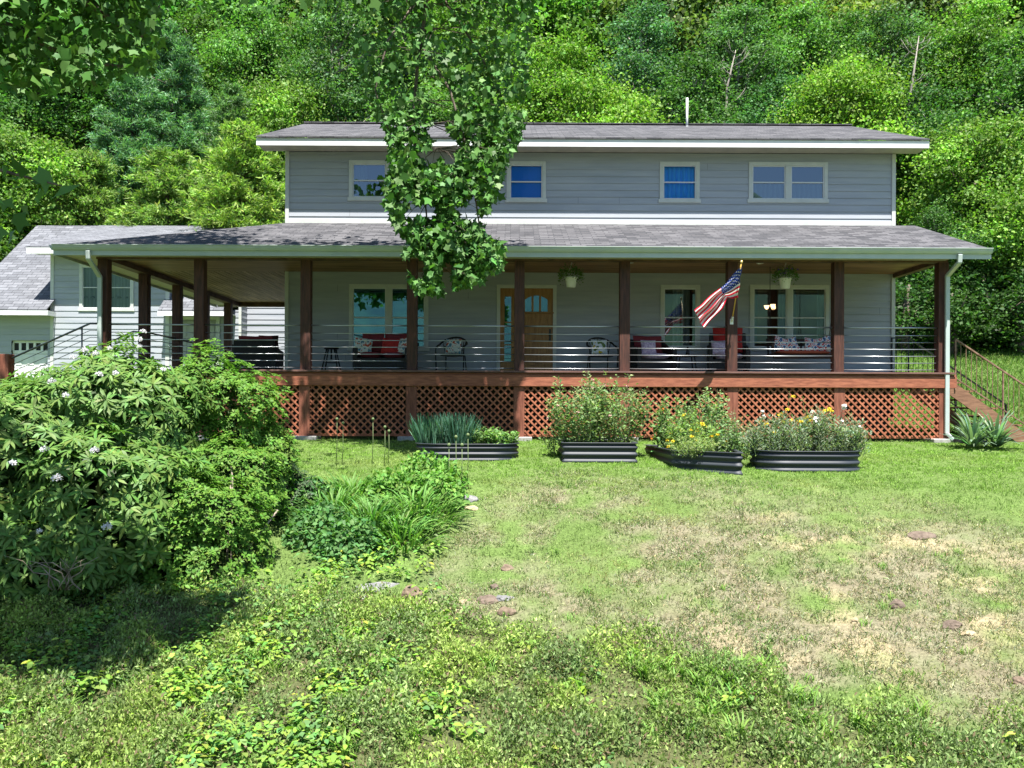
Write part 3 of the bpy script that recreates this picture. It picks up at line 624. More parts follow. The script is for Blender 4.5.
for gdo, nm in ((gd1, 1), (gd2, 0)):
    mb = MB(); a, b, c0, c1 = gdo
    for k in range(4):
        h = (c1-c0)/4
        if nm and k == 3:
            mb.box(a, b, GD+.08, GD+.12, c0+k*h+.006, c0+k*h+.12); mb.box(a, b, GD+.08, GD+.12, c1-.08, c1)
            for q in range(6): xx = a+(b-a)*q/5; mb.box(xx-.04, xx+.04, GD+.08, GD+.12, c0+k*h+.12, c1-.08)
        else:
            mb.box(a, b, GD+.08, GD+.12, c0+k*h+.006, c0+(k+1)*h-.006)
            for q in range(3): w_ = (b-a)/3; mb.box(a+q*w_+.1, a+(q+1)*w_-.1, GD+.065, GD+.08, c0+k*h+.08, c0+(k+1)*h-.08)
    gdr = gb(mb, 'garage_door', M_WHITE if nm else nmat('door_paint', (.33,.34,.35), (.38,.39,.40), (1,1,1), 3))
    mb = MB(); mb.box(a, b, GD+.125, GD+.14, c0, c1); gb(mb, 'door_panes', M_DARK, gdr)
mb = MB(); GE = 29.05
zs = lambda D: 3.0+(D-GE)*.755
slab(mb, [(-18.4,GE,3.0),(-15.38,GE,3.0),(-15.38,34,zs(34)),(-18.4,34,zs(34))], .05)
slab(mb, [(-11.7,GE,3.0),(-9.3,GE,3.0),(-9.3,34,zs(34)),(-11.7,34,zs(34))], .05)
slab(mb, [(-15.3799,GD+.1,zs(GD+.1)),(-11.7001,GD+.1,zs(GD+.1)),(-11.7001,34,zs(34)),(-15.3799,34,zs(34))], .05)
slab(mb, [(-3,39,3.0),(-18.4,39,3.0),(-18.4,34.001,zs(34)),(-3,34.001,zs(34))], .05)
slab(mb, [(-9.2999,29.75,4.9),(-2.9,29.75,4.9),(-2.9,34,zs(34)),(-9.2999,34,zs(34))], .05)
slab(mb, [(-16.0,28.95,5.06),(-11.0,28.95,5.06),(-11.0,34.02,zs(34)+.02),(-16.0,34.02,zs(34)+.02)], .05)
groof = gb(mb, 'roof', M_ROOF2)
mb = MB()
mb.box(-18.4,-15.36,GE,GE+.03,2.80,2.95); mb.box(-11.72,-9.3,GE,GE+.03,2.80,2.95); mb.box(-15.38,-15.35,GE+.03,GD-.02,2.80,2.96); mb.box(-16.0,-11.0,28.95,28.98,4.82,5.01); mb.box(-9.29,-2.9,29.75,29.78,4.72,4.85)
for x in (-16.0,): mb.add([(x,28.98,4.82),(x,30.8,5.45),(x,30.8,5.62),(x,28.98,5.0),(x+.03,28.98,4.82),(x+.03,30.8,5.45),(x+.03,30.8,5.62),(x+.03,28.98,5.0)], [(0,1,2,3),(7,6,5,4),(0,4,5,1)])
mb.box(-15.97,-11.03,28.98,GD,4.88,4.9); mb.box(-18.4,-15.4,GE+.03,GD,2.86,2.88); mb.box(-11.7,-9.3,GE+.03,GD,2.86,2.88)
gb(mb, 'fascia', M_WHITE, groof)
# ---------------------------------------------------------------- trees: the wooded hillside
def wood_mb(mb_, name, mt, parent, o): return mb_.build(name, mt, parent, o, smooth=True)
def make_broad(seed, R_, z0, z1, ncl, nl, base, leaf=.165, sparse=False, bark=None):
    rng = np.random.default_rng(seed); cs = []; parts = []
    trunk = MB(); H = z1
    tp = [Vector((0,0,-.6))]; x = y = 0
    for i in range(1, 7):
        x += rng.normal(0, .12); y += rng.normal(0, .12); tp.append(Vector((x, y, H*.86*i/6)))
    trunk.tube(tp, [.24*(1-i/7.2) for i in range(7)], 8)
    for i in range(ncl):
        while True:
            d = rng.normal(size=3); d /= np.linalg.norm(d); q = rng.random()**.45
            if q > .25: break
        zc = (z0+z1)/2; hh = (z1-z0)/2; c = np.array([d[0]*R_*q, d[1]*R_*q, zc+d[2]*hh*q])*np.array([1,1,1])+rng.normal(0, .35, 3)
        k = 1-.35*max(0, (c[2]-zc)/hh); c[:2] *= k; cr = rng.uniform(.4, 1.3)*(R_/3.2)
        cs.append((c, cr))
        if i % 3 == 0:
            hz = max(1.0, c[2]-rng.uniform(.8, 2.2)); f = min(1, hz/(H*.86)); j = min(5, int(f*6)); b0 = tp[j].lerp(tp[j+1], f*6-j)
            mid = b0.lerp(Vector(c), .5)+Vector((0,0,-.15)); trunk.tube([b0, mid, Vector(c)+Vector((c[0], c[1], 0))*.12], [.09, .06, .018], 5)
        n = int(nl*cr**2/.9); d = unit(rnd(n, rng)); d[:, 2] = np.where(d[:, 2] < -.35, -d[:, 2]*.6, d[:, 2]); d = unit(d)
        rr = (rng.random(n)**.4)[:, None]; lump = 1+.35*np.sin(d[:, :1]*5+i)+.3*np.cos(d[:, 1:2]*6+2*i)+.2*np.sin(d[:, 2:3]*9+i)
        p = c + d*rr*cr*lump*np.array([1, 1, .5]); gs = rng.random(n) < .38; p[gs] = c+rnd(int(gs.sum()), rng)*cr*np.array([.62,.62,.40]); nn = d*.55+np.array([0, 0, .75])+rnd(n, rng)*.45
        t = rnd(n, rng)+d*.6+np.array([0, 0, -.5]); tint = rng.normal(0, .27); cc = colvar(np.array(base)*math.exp(tint), n, rng, .2)
        parts.append(scatter(L_RH*np.array([1.35,1,1]), F_Q, p, t, nn, rng.uniform(.7, 1.25, n)*leaf, cc))
    n = int(ncl*nl*.16); d = unit(rnd(n, rng)); zc = (z0+z1)/2; hh = (z1-z0)/2; q = rng.uniform(.55, 1.0, (n, 1)); lump = 1+.16*np.sin(d[:, :1]*7+seed)+.14*np.sin(d[:, 2:3]*8+seed*2)+.12*np.cos(d[:, 1:2]*9)
    p = d*q*lump*np.array([R_, R_, hh]); k = (1-.35*np.clip(p[:, 2:3]/hh, 0, 1)); p[:, :2] *= k; p[:, 2] += zc
    parts.append(scatter(L_RH*np.array([1.35,1,1]), F_Q, p, rnd(n, rng)+np.array([0,0,-.4]), d*.5+np.array([0,-.2,.6])+rnd(n, rng)*.6, rng.uniform(.7, 1.3, n)*leaf, colvar(base, n, rng, .28)))
    V, Fs, C = join(parts); return V, Fs, C, trunk
def make_pine(seed, H, base, Rb=2.6):
    rng = np.random.default_rng(seed); parts = []; trunk = MB(); trunk.tube([(0,0,-.5),(0,0,H*.5),(.1,0,H*.97)], [.2,.12,.02], 8)
    z = 1.0
    while z < H-.2:
        f = 1-z/H; nb = 6
        for k in range(nb):
            a = rng.uniform(0, 6.28); L = Rb*(f**.75)*rng.uniform(.7, 1.15)+.25; rise = rng.uniform(-.02, .3)
            tip = np.array([math.cos(a)*L, math.sin(a)*L, z+L*rise]); trunk.tube([(0,0,z), tuple(tip)], [.035,.008], 4)
            ntuft = int(6+L*7)
            for j in range(ntuft):
                q = (j+1)/ntuft; q = .25+.75*q; side = rng.normal(0, .24*L*(1.1-q)+.1, 3)*np.array([1, 1, .3]); c = np.array([0,0,z])*(1-q)+tip*q+side
                n = 22; d = unit(rnd(n, rng)*.8+np.array([math.cos(a), math.sin(a), .55])*.7); p = c+rnd(n, rng)*.07
                cc = colvar(np.array(base)*(1+.25*rng.normal()), n, rng, .15)
                parts.append(scatter(L_RH*np.array([.42,1,1]), F_Q, p, d, rnd(n, rng)+np.array([0,-.3,.6]), rng.uniform(.14, .26, n), cc))
        z += rng.uniform(.34, .52)*(H/9)
    V, Fs, C = join(parts); return V, Fs, C, trunk
PROTO = {}
def proto(key, data, bark):
    V, Fs, C, tr = data; me = npmesh('crown', V, Fs, M_TREE, C, obj=False)
    tm = bpy.data.meshes.new('trunk'); tm.from_pydata(tr.v, [], tr.f); tm.materials.append(bark); tm.polygons.foreach_set('use_smooth', [True]*len(tm.polygons))
    PROTO[key] = (me, tm, (V, Fs, C))
proto('a', make_broad(1, 3.3, 3.0, 13.5, 84, 500, (.100,.200,.048)), M_BARK)
proto('b', make_broad(2, 2.7, 2.0, 12.5, 74, 500, (.088,.178,.052), .155), M_BARK2)
proto('c', make_broad(3, 3.8, 1.2, 9.5, 86, 500, (.112,.212,.050)), M_BARK)
proto('d', make_broad(4, 2.3, 5.5, 14.5, 58, 460, (.098,.186,.068), .15), M_BARK2)
proto('s', make_broad(5, 1.9, .1, 3.4, 26, 330, (.055,.115,.026), .15), M_BARK)
proto('p', make_pine(6, 11.5, (.145,.245,.10)), M_BARK)
proto('q', make_pine(7, 8.0, (.16,.26,.09), 2.3), M_BARK)
def tree(kind, name, px, D, ptop, tint, label, cat, rz=0, w=1.0, group=None):
    """stand a tree at image column px and distance D so that its top reaches row ptop"""
    x = (px-CX)/F*D; zg = float(gz(x, D)); top = (CY-ptop)/F*D; me, tm, (V, _, _) = PROTO[kind]; s = (top-zg)/float(V[:, 2].max())
    r = empty(name, (x, D, zg), label, cat, group, rz); r.scale = (s*w, s*w, s)
    c = link('crown', me, r); c.color = (*tint, 1); link('trunk', tm, r); return r
T = (1.18,1.12,.85); LT = (1.35,1.25,.8); DK = (.66,.78,.75); BL = (.85,1.0,1.2); NM = (.88,.93,.9)
trees = [
 # front rows, left to right
 ('b','broadleaf_tree',-30,40,70,NM,'glossy broadleaf tree at the left edge behind the garage roof','tree',.3,1.2),
 ('c','broadleaf_tree',30,37,112,T,'round broadleaf tree with pale tufts just above the left garage roof','tree',1.1,1.0),
 ('q','pine_tree',88,37,150,T,'low feathery pine just left of the garage roof peak','pine tree',.5,1.15),
 ('p','pine_tree',132,40,62,BL,'blue green pine second from the left, its top under the overhanging leaves','pine tree',1.9,1.25),
 ('p','pine_tree',172,42,22,BL,'tallest blue green pine on the slope left of the house','pine tree',2.9,1.1),
 ('q','pine_tree',168,36,148,T,'bushy light green pine directly above the middle of the porch roof hip','pine tree',4.0,1.35),
 ('p','pine_tree',228,40,84,NM,'mid green pine leaning over the pale young pine by the house','pine tree',5.0,1.15),
 ('q','pine_tree',240,34.5,122,LT,'pale young pine close against the left upper corner of the house','pine tree',2.2,1.3),
 ('c','broadleaf_tree',292,46,60,T,'yellow green broadleaf tree just behind the left end of the upper roof','tree',.2,.9),
 ('d','broadleaf_tree',338,48,-20,NM,'slim pale trunked tree just left of the hanging branch','tree',1.0,1.1),
 ('a','broadleaf_tree',270,54,-15,NM,'tall green tree behind the yellow green one left of the upper roof','tree',2.0,1.0),
 ('b','broadleaf_tree',205,56,-10,T,'tall light green tree rising behind the tallest pine','tree',2.5,1.1),
 ('a','broadleaf_tree',110,55,-20,NM,'tall dark tree behind the pines at upper left','tree',.9,1.1),
 ('a','broadleaf_tree',40,52,-10,DK,'tall dark tree at the top left behind the shaded branch','tree',3.9,1.1),
 ('c','broadleaf_tree',420,44,70,NM,'low green tree behind the roof hidden by the hanging branch','tree',3.0,1.0),
 ('a','broadleaf_tree',552,44,12,LT,'brightest lime green tree behind the upper roof, right of the hanging branch','tree',.4,1.0),
 ('c','broadleaf_tree',600,42,60,LT,'broad lime green tree low behind the roof above the blue window','tree',4.4,.9),
 ('a','broadleaf_tree',480,52,-30,T,'tall tree rising directly above the hanging branch','tree',5.1,1.1),
 ('d','broadleaf_tree',640,50,-15,BL,'tall grey green tree left of the vent pipe','tree',2.0,1.1),
 ('b','broadleaf_tree',690,46,32,NM,'mid green tree right behind the white vent pipe','tree',3.6,1.2),
 ('d','broadleaf_tree',735,50,-12,NM,'slender tree to the right of the vent pipe with dark gaps in its crown','tree',4.6,1.2),
 ('b','broadleaf_tree',776,45,52,BL,'grey green tree low behind the roof above the double upper window','tree',.7,1.15),
 ('a','broadleaf_tree',815,52,-20,NM,'tall mid green tree over the right part of the upper roof','tree',1.5,1.0),
 ('c','broadleaf_tree',838,43,38,LT,'layered lime green tree above the right end of the upper roof','tree',2.6,.9),
 ('d','broadleaf_tree',890,50,-10,NM,'tall open crowned tree behind the right roof corner','tree',.1,1.2),
 ('b','broadleaf_tree',925,43,60,DK,'dark green tree just behind the right gable end','tree',1.2,1.2),
 ('c','broadleaf_tree',985,38.5,92,T,'wide light green tree right of the upper roof corner','tree',5.5,1.0),
 ('b','broadleaf_tree',938,36.5,190,NM,'shorter green tree beside the right wall of the house','tree',2.4,1.3),
 ('a','broadleaf_tree',960,50,-25,T,'tall bright tree near the upper right corner of the picture','tree',3.1,1.0),
 ('b','broadleaf_tree',1030,45,-5,NM,'tall tree at the right edge behind the wide light green one','tree',4.4,1.2),
 ('c','broadleaf_tree',1045,37,215,DK,'dark low tree at the right edge over the stair railing','tree',.6,1.0),
]
for k, n, px0, D, pt, tn, lb, ct, rz, wd in trees: tree(k, n, px0, D, pt, tn, lb, ct, rz, wd)
for i, (px0, D, pt, tn, lb) in enumerate([(905,35,252,DK,'dark shrub at the wood edge between house wall and corner post'), (948,34.5,262,NM,'green shrub at the wood edge directly behind the right corner post'),
   (985,35.5,238,DK,'dark shrub at the wood edge above the top of the stair rail'), (1022,34.5,262,NM,'leafy shrub at the wood edge above the right end of the stair rail'),
   (0,35,205,NM,'leafy shrub left of the garage roof')]):
    tree('s', 'shrub', px0, D, pt, tn, lb, 'shrub', i*1.3, 1.3)
# slender pale and dead stems standing among the crowns
for i, (px0, y0_, y1_, D, lean, lb) in enumerate([(336,118,26,49.5,.1,'grey straight trunk half buried in leaves just left of the hanging branch'), (726,124,50,46.5,.35,'forked pale stem between the crowns right of the vent pipe'), (905,128,36,44.5,.5,'thin leaning pale stem by the right end of the upper roof')]):
    rgt = np.random.default_rng(500+i); b = P(px0, y0_, D); zg = float(gz(b.x, D)); tp_ = P(px0+lean*28, y1_, D-.3); r_ = .085; org = (b.x, D, zg); m = MB()
    pts = [Vector((b.x-lean*.3, D, zg-.3)), b, b.lerp(tp_, .5)+Vector((rgt.normal(0,.18), 0, 0)), tp_]; m.tube(pts, [r_*1.4, r_, r_*.7, .02], 7)
    m2 = MB()
    for k in range(9):
        u = rgt.uniform(.15, .95); s0 = b.lerp(tp_, u); sg = rgt.choice([-1, 1]); L = rgt.uniform(.5, 1.5)*(1.1-u*.5); e = s0+Vector((sg*L*.8, rgt.uniform(-.5,.1), L*.75)); mid = s0.lerp(e, .5)+Vector((sg*.08, 0, -.07)); m2.tube([s0, mid, e], [.03,.02,.007], 5)
        for q in range(2): e2 = mid+Vector((sg*rgt.uniform(.1,.5), -.1, rgt.uniform(.15,.6))); m2.tube([mid, e2], [.012,.005], 4)
    rt = empty('bare_tree', org, lb, 'tree'); m.build('trunk', M_BARK2, rt, org, smooth=True); m2.build('branches', M_BARK2, rt, org, smooth=True)
# the wood behind them, one mass
rng = np.random.default_rng(11); parts = []
for i in range(64):
    row = i // 22; xx = -42+84*((i % 22)+rng.random()*.8)/22*(1+.12*row); yy = 60+row*7+rng.uniform(-2.5, 2.5)
    key = 'abda'[i % 4]; V, Fs, C = PROTO[key][2]; sub = rng.random(len(Fs)) < .36; F2 = Fs[sub]; idx = F2.ravel(); V2 = V[idx].copy(); C2 = C[idx]
    F3 = np.arange(len(idx)).reshape(-1, 4); ctr = V2.reshape(-1, 4, 3).mean(1); V2 = (np.repeat(ctr, 4, 0)+(V2-np.repeat(ctr, 4, 0))*1.75)
    a = rng.uniform(0, 6.28); s = rng.uniform(1.15, 1.5); Rm = np.array([[math.cos(a),-math.sin(a),0],[math.sin(a),math.cos(a),0],[0,0,1]])
    V2 = V2@Rm.T*s+np.array([xx, yy, float(gz(xx, yy))]); parts.append((V2, F3, np.clip(C2*np.array([rng.uniform(.7,1.35), rng.uniform(.8,1.25), .9]), 0, 1)))
V, Fs, C = join(parts); o = npmesh('woodland', V, Fs, M_TREE, C); tag(o, kind='stuff'); o.color = (1,1,1,1)
# undergrowth under the trees
n = 60000; x = rng.uniform(-26, 30, n); y = 35.0+rng.random(n)**1.5*12; z = gz(x, y)+rng.random(n)**1.2*3.6*fbm(x, y, 2.5, 91)**1.5*1.8
nn = rnd(n, rng)*.5+np.array([0,-.3,.8]); V, Fs, C = scatter(L_RH*np.array([1.4,1,1]), F_Q, np.stack([x,y,z],1), rnd(n, rng), nn, rng.uniform(.14,.3,n), colvar((.055,.11,.025), n, rng))
o = npmesh('undergrowth', V, Fs, M_TREE, C); tag(o, kind='stuff'); o.color = (1,1,1,1)

# ---------------------------------------------------------------- the overhanging tulip tree
rng = np.random.default_rng(17)
TO = (-8.4, 9.0, float(gz(-8.4, 9.0))); tt = empty('overhanging_tree', TO, 'large leaved tree reaching in from the left with one branch hanging before the house', 'tree')
wd = MB(); wd.tube([(TO[0],TO[1],TO[2]-.5),(-8.35,9.1,1),(-8.1,9.3,5),(-7.9,9.4,9),(-7.6,9.5,13)], [.36,.30,.24,.17,.06], 14)
wood_mb(wd, 'trunk', M_BARK, tt, TO)
limbs = MB()
def limb(pts, r0, r1=.015, n=7):
    k = len(pts); limbs.tube(pts, [r0+(r1-r0)*i/(k-1) for i in range(k)], n)
limb([(-8.1,9.3,5),(-6.5,12,8.2),(-4.2,14.6,9.2),(-2.4,15.8,8.9),(-1.7,16,7.6)], .14, .05)
bx = lambda px, py, D=16: tuple(P(px, py, D))
limb([(-2.4,15.8,8.9), bx(430,-20), bx(418,60), bx(412,130), bx(425,200), bx(432,270)], .05, .008)
limb([bx(418,40), bx(450,90,15.8), bx(470,160,15.8), bx(480,230,15.9), bx(478,268,15.9)], .03, .007)
limb([bx(430,-20), bx(465,30,16.2), bx(495,80,16.3), bx(515,130,16.3)], .03, .007); limb([bx(425,-10), bx(388,40,15.7), bx(375,90,15.6), bx(392,140,15.6)], .028, .007)
limb([(-8.1,9.3,4.4),(-7.2,10.4,4.8), bx(20,30,11), bx(75,62,11.3), bx(140,68,11.6)], .09, .012); limb([(-8.1,9.3,4.6), bx(10,-30,10.5), bx(70,-10,10.8), bx(140,40,11), bx(160,5,11)], .08, .01)
limb([(-8.0,9.3,6),(-6,7,7.6),(-4,5.6,8.4)], .12, .03); limb([(-8.0,9.3,7),(-6.5,12,9.6),(-4,16,10.6)], .12, .03); limb([(-8.0,9.3,8),(-9.5,12,10),(-10.5,14,11)], .1, .03)
limb([(-8.2,9.1,3.0), bx(-60,140,8.2), bx(-20,165,7.6), bx(30,178,7.4), bx(62,186,7.3)], .03, .006, 5)
wood_mb(limbs, 'limbs', M_BARK, tt, TO)
lo = np.array([-40,0,30,60,100,130,160,190,220,250,262,275,292]); xl = np.array([350,352,352,352,368,386,392,384,392,402,404,408,415]); xr = np.array([545,535,532,530,528,522,506,498,498,503,502,500,440])
pos = []; 
while len(pos) < 10500:
    py = rng.uniform(-70, 292) if rng.random() < .6 else rng.uniform(110, 285); a, b = np.interp(py, lo, xl), np.interp(py, lo, xr); px0 = rng.uniform(a, b)
    if py > 262 and 441 < px0 < 453: continue
    D = 16+rng.normal(0, .42)
    if vnoise(px0, py, 26, 5)+.35*vnoise(px0, py, 11, 6) < (.42 if py > 110 else .48): continue
    pos.append(P(px0, py, D))
while len(pos) < 16000:
    py = rng.uniform(-120, 102); px0 = rng.uniform(-130, 160)
    if py > 100-.0*px0-(max(0, px0-95)*.5)-18*vnoise(px0, 0, 22, 8): continue
    pos.append(P(px0, py, rng.uniform(10.4, 12.0)))
for i in range(170):
    px0 = rng.uniform(140, 350); pos.append(P(px0, rng.uniform(-50, 4+14*vnoise(px0, 3, 40, 12)), rng.uniform(12, 14)))
for (a, b) in [(12,150),(2,165),(30,172),(46,182),(62,186),(18,186),(5,200),(36,196),(14,214),(26,205),(1,226),(10,232),(50,172),(-5,190),(-8,215),(22,160),(40,188),(8,180)]: pos.append(P(a, b, 7.3+rng.uniform(-.3,.3)))
ncanopy0 = len(pos); cl = 0; tries = 0
while cl < 62 and tries < 20000:
    tries += 1; c = np.array([rng.uniform(-12.5, -1.0), rng.uniform(4.0, 18.5), rng.uniform(4, 12.5)])
    if c[2] < .457*c[1]+1.1 or np.linalg.norm((c-np.array([-7.5, 10.5, 8]))/np.array([5.6, 8.5, 5])) > 1: continue
    hit = c.copy(); s_ = np.array([-.05, .39, -1.0])
    for _ in range(200):
        hit = hit+s_*.1
        if 9.2 < hit[1] < 12.6 and hit[2] < .8 and -6.5 < hit[0] < -2.2 and c[1] > 0: break
        if hit[2] < np.interp(hit[1], [5,6.8,12.9,18,20], [-3.2,-2.8,-1.3,-.87,-.76]) or (hit[1] > 18.3 and hit[2] < 3.4): break
    if 9.35 < hit[1] < 12.6 and rng.random() < .95: continue
    hx_, hy_ = proj(*hit)
    if hit[1] < 18.2:
        if hx_ > 215 or hy_ > 690 or (hy_ < 585 and hx_ > -60 and rng.random() < .93): continue
    elif hx_ > 385: continue
    cl += 1; m_ = 190
    d = rnd(m_, rng)*.5; q = c+d*np.array([1.1, 1.1, .6])
    for v in q:
        if v[2] > .457*v[1]+.12: pos.append(Vector(v))
for k in range(13):      # the crown part that shades the foot of the bank at left
    g = ground_at(rng.uniform(-60, 190), rng.uniform(605, 650)); h_ = rng.uniform(6.3, 8.2); c = np.array(g)+np.array([.05, -.39, 1])*h_
    for v in c+rnd(150, rng)*np.array([.36, .30, .25]):
        if v[2] > .457*v[1]+.12: pos.append(Vector(v))
pos = np.array([tuple(v) for v in pos]); n = len(pos)
nn = rnd(n, rng)*.55+np.array([0,-.42,.62]); t = rnd(n, rng)*.7+np.array([0,-.2,-.8])
sz = np.where(pos[:, 2] > .457*pos[:, 1], 1.5, 1)*np.where(pos[:,1] < 8, 1.3, 1)*np.clip(np.exp(rng.normal(-2.22, .30, n)), .05, .20)
cc = colvar((.085,.185,.045), n, rng, .25, .1); pick = rng.integers(0, 3, n); parts = []
for k, tm_ in enumerate((L_TUL*np.array([1,1,1]), L_TUL*np.array([.85,1,3.2]), L_TUL*np.array([.95,.95,-2.4])+np.array([0,0,0]))):
    q = pick == k; parts.append(scatter(tm_, F_TUL, pos[q], t[q], nn[q], sz[q], cc[q]))
V, Fs, C = join(parts); o = npmesh('leaves', V, Fs, M_GLOSSY, C, tt, TO)
tw = MB(); ax_ = [np.array(bx(432+8*math.sin(k), -20+k*24)) for k in range(13)]
for k in range(150):
    v = pos[rng.integers(0, 6000)]; j = min(range(13), key=lambda q: abs(ax_[q][2]-v[2]-.35)); a = Vector(ax_[j]); b = Vector(v); tw.tube([a, a.lerp(b, .55)+Vector((0,0,.10)), b], [.008,.006,.003], 4, False)
tw.build('twigs', M_BARK, tt, TO)

# ---------------------------------------------------------------- shrubs in front at left
def ell_surface(n, c, r, rng, zmin=-.75, inner=.82):
    d = unit(rnd(n*2, rng)); d = d[d[:, 2] > zmin][:n]; k = rng.uniform(inner, 1.03, (len(d), 1))
    lump = 1+.10*np.sin(d[:, :1]*6+c[0])+.09*np.sin(d[:, 2:3]*7+c[1])+.07*np.cos(d[:, 1:2]*9)
    return c+d*r*k*lump, d
def whorls(P0, D0, rng, nl, length, tmpl, ft, col, droop=.25, up=.4, wsc=1.0, colv=.16):
    ax = unit(D0*.8+np.array([0,-.12,up])+rnd(len(P0), rng)*.22); u = unit(np.cross(ax, rnd(len(P0), rng))); v = np.cross(ax, u); out = []
    for k in range(nl):
        a = 2*math.pi*k/nl+rng.normal(0, .25, (len(P0), 1)); rad = u*np.cos(a)+v*np.sin(a); lift = rng.uniform(-.15, .55, (len(P0), 1))
        t = rad+ax*lift-np.array([0,0,droop]); out.append(scatter(tmpl, ft, P0+rad*.01, t, ax+rad*-.2, rng.uniform(.7, 1.15, len(P0))*length, colvar(col, len(P0), rng, colv), np.full(len(P0), wsc)))
    return join(out)
def shrub(name, label, cat, lobes, nw, nl, length, tmpl, ft, col, mt, base, seed, inner_col, droop=.25, wsc=1., stems=14, up=.4):
    rng = np.random.default_rng(seed); root = empty(name, base, label, cat); Ps = []; Ds = []; parts = []; tot = sum(r[0]*r[2] for c, r in lobes)
    for c, r in lobes:
        c = np.array(c); r = np.array(r); p, d = ell_surface(int(nw*r[0]*r[2]/tot), c, r, rng); keep = np.ones(len(p), bool)
        for c2, r2 in lobes:
            if c2 is not c and not np.allclose(c2, c): keep &= np.linalg.norm((p-np.array(c2))/np.array(r2), axis=1) > .72
        keep &= (p[:, 1] < c[1]+r[1]*.55) | (rng.random(len(p)) < .5); keep &= fbm(p[:, 0]*1.0+p[:, 1]*.5, p[:, 2], .42, seed) > .27
        Ps.append(p[keep]); Ds.append(d[keep])
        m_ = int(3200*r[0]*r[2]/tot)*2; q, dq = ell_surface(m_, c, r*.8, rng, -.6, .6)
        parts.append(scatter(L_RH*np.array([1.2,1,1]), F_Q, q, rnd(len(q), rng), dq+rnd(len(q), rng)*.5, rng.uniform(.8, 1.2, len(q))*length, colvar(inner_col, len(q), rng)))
    Ps = np.concatenate(Ps); Ds = np.concatenate(Ds); parts.append(whorls(Ps, Ds, rng, nl, length, tmpl, ft, col, droop, up, wsc))
    fr = L_RH
    # quads and quads only in both templates
    V, Fs, C = join(parts); npmesh('foliage', V, Fs, mt, C, root, base)
    m = MB(); b = Vector(base)
    for i in range(stems):
        j = rng.integers(len(Ps))
        if abs(Ps[j][0]-b.x) > .55 or Ps[j][2] < b.z+.6: continue
        p = Vector(Ps[j]); s0 = b+Vector((rng.normal(0, .25), .55+rng.normal(0, .15), -.02)); mid = s0.lerp(p, .5)+Vector((rng.normal(0,.12), rng.normal(0,.12), rng.normal(0,.12)))
        m.tube([s0, mid, s0.lerp(p, .66)], [.016,.012,.005], 5)
    m.build('stems', M_TWIG, root, base, smooth=True)
    return root, Ps, Ds
def lobe(px, py, D, rx, ry, rz): p = P(px, py, D); return ((p.x, p.y, p.z), (rx, ry, rz))
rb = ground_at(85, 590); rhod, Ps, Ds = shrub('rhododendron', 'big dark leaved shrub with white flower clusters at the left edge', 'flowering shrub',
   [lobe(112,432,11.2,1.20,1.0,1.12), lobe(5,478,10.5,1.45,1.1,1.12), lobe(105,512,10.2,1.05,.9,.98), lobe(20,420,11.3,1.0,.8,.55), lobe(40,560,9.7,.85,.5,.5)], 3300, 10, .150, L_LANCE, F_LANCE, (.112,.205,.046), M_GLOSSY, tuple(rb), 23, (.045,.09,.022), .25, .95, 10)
# white flower clusters
def blossom_mesh(name, r, n, col, seed, petal=.035):
    rng = np.random.default_rng(seed); d = unit(rnd(n, rng)); d[:, 2] = np.abs(d[:, 2]); V, Fs, C = scatter(L_RH*np.array([1.9,1,1]), F_Q, d*r*.8, rnd(n, rng), d+rnd(n, rng)*.4, np.full(n, petal), colvar(col, n, rng, .08, .04))
    return npmesh(name, V, Fs, M_FLOWER, C, obj=False)
bm_ = blossom_mesh('blossom', .07, 46, (.72,.70,.74), 3)
for (a, b, D) in [(85,353,10.6),(96,356,10.6),(110,351,10.7),(140,349,10.8),(138,342,10.8),(116,376,10.3),(99,377,10.3),(163,372,10.9),(143,334,11),(52,384,9.9),(66,398,9.8),(45,452,9.5),(95,453,9.4),(12,466,9.4),(57,481,9.3),(40,534,9.2),(107,530,9.3),(73,360,10.5)]:
    o = link('blossom', bm_, rhod); o.location = P(a, b-2, D-.22)-rb; o.rotation_euler = (-.5, 0, a); s = .5+.3*((a*7) % 10)/10; o.scale = (s, s, s)
# bare branches under it
m = MB(); rng = np.random.default_rng(8)
for i in range(9):
    a = P(rng.uniform(45,85), 590, 9.25); q = [a]
    dx = rng.uniform(-.5, .5)
    for k in range(1, 5): q.append(a+Vector((dx*k/4*(.6+.4*k/4)+rng.normal(0,.03), rng.normal(0,.03)-.04*k, .13*k+rng.normal(0,.03)-.012*k*k)))
    m.tube(q, [.008,.007,.006,.004,.002], 5); m.tube([q[2], q[2]+Vector((rng.normal(0,.15), -.03, .12))], [.004,.002], 4)
m.build('bare_branches', M_TWIG, rhod, tuple(rb), smooth=True)
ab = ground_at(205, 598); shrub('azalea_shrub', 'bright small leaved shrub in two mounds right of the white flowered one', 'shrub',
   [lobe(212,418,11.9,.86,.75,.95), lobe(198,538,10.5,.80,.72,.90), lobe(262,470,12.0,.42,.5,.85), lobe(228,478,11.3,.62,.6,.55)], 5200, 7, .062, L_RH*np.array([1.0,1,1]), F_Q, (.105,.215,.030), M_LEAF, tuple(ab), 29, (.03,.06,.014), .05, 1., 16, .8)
gb_ = ground_at(290, 530); shrub('grey_shrub', 'low grey green shrub between the bright mounds and the strappy clump', 'shrub', [lobe(292,500,12.3,.42,.4,.42), lobe(277,478,12.6,.3,.3,.3)], 1100, 6, .05, L_RH, F_Q, (.07,.11,.055), M_LEAF, tuple(gb_), 31, (.03,.045,.025), .05, .9, 6, .8)
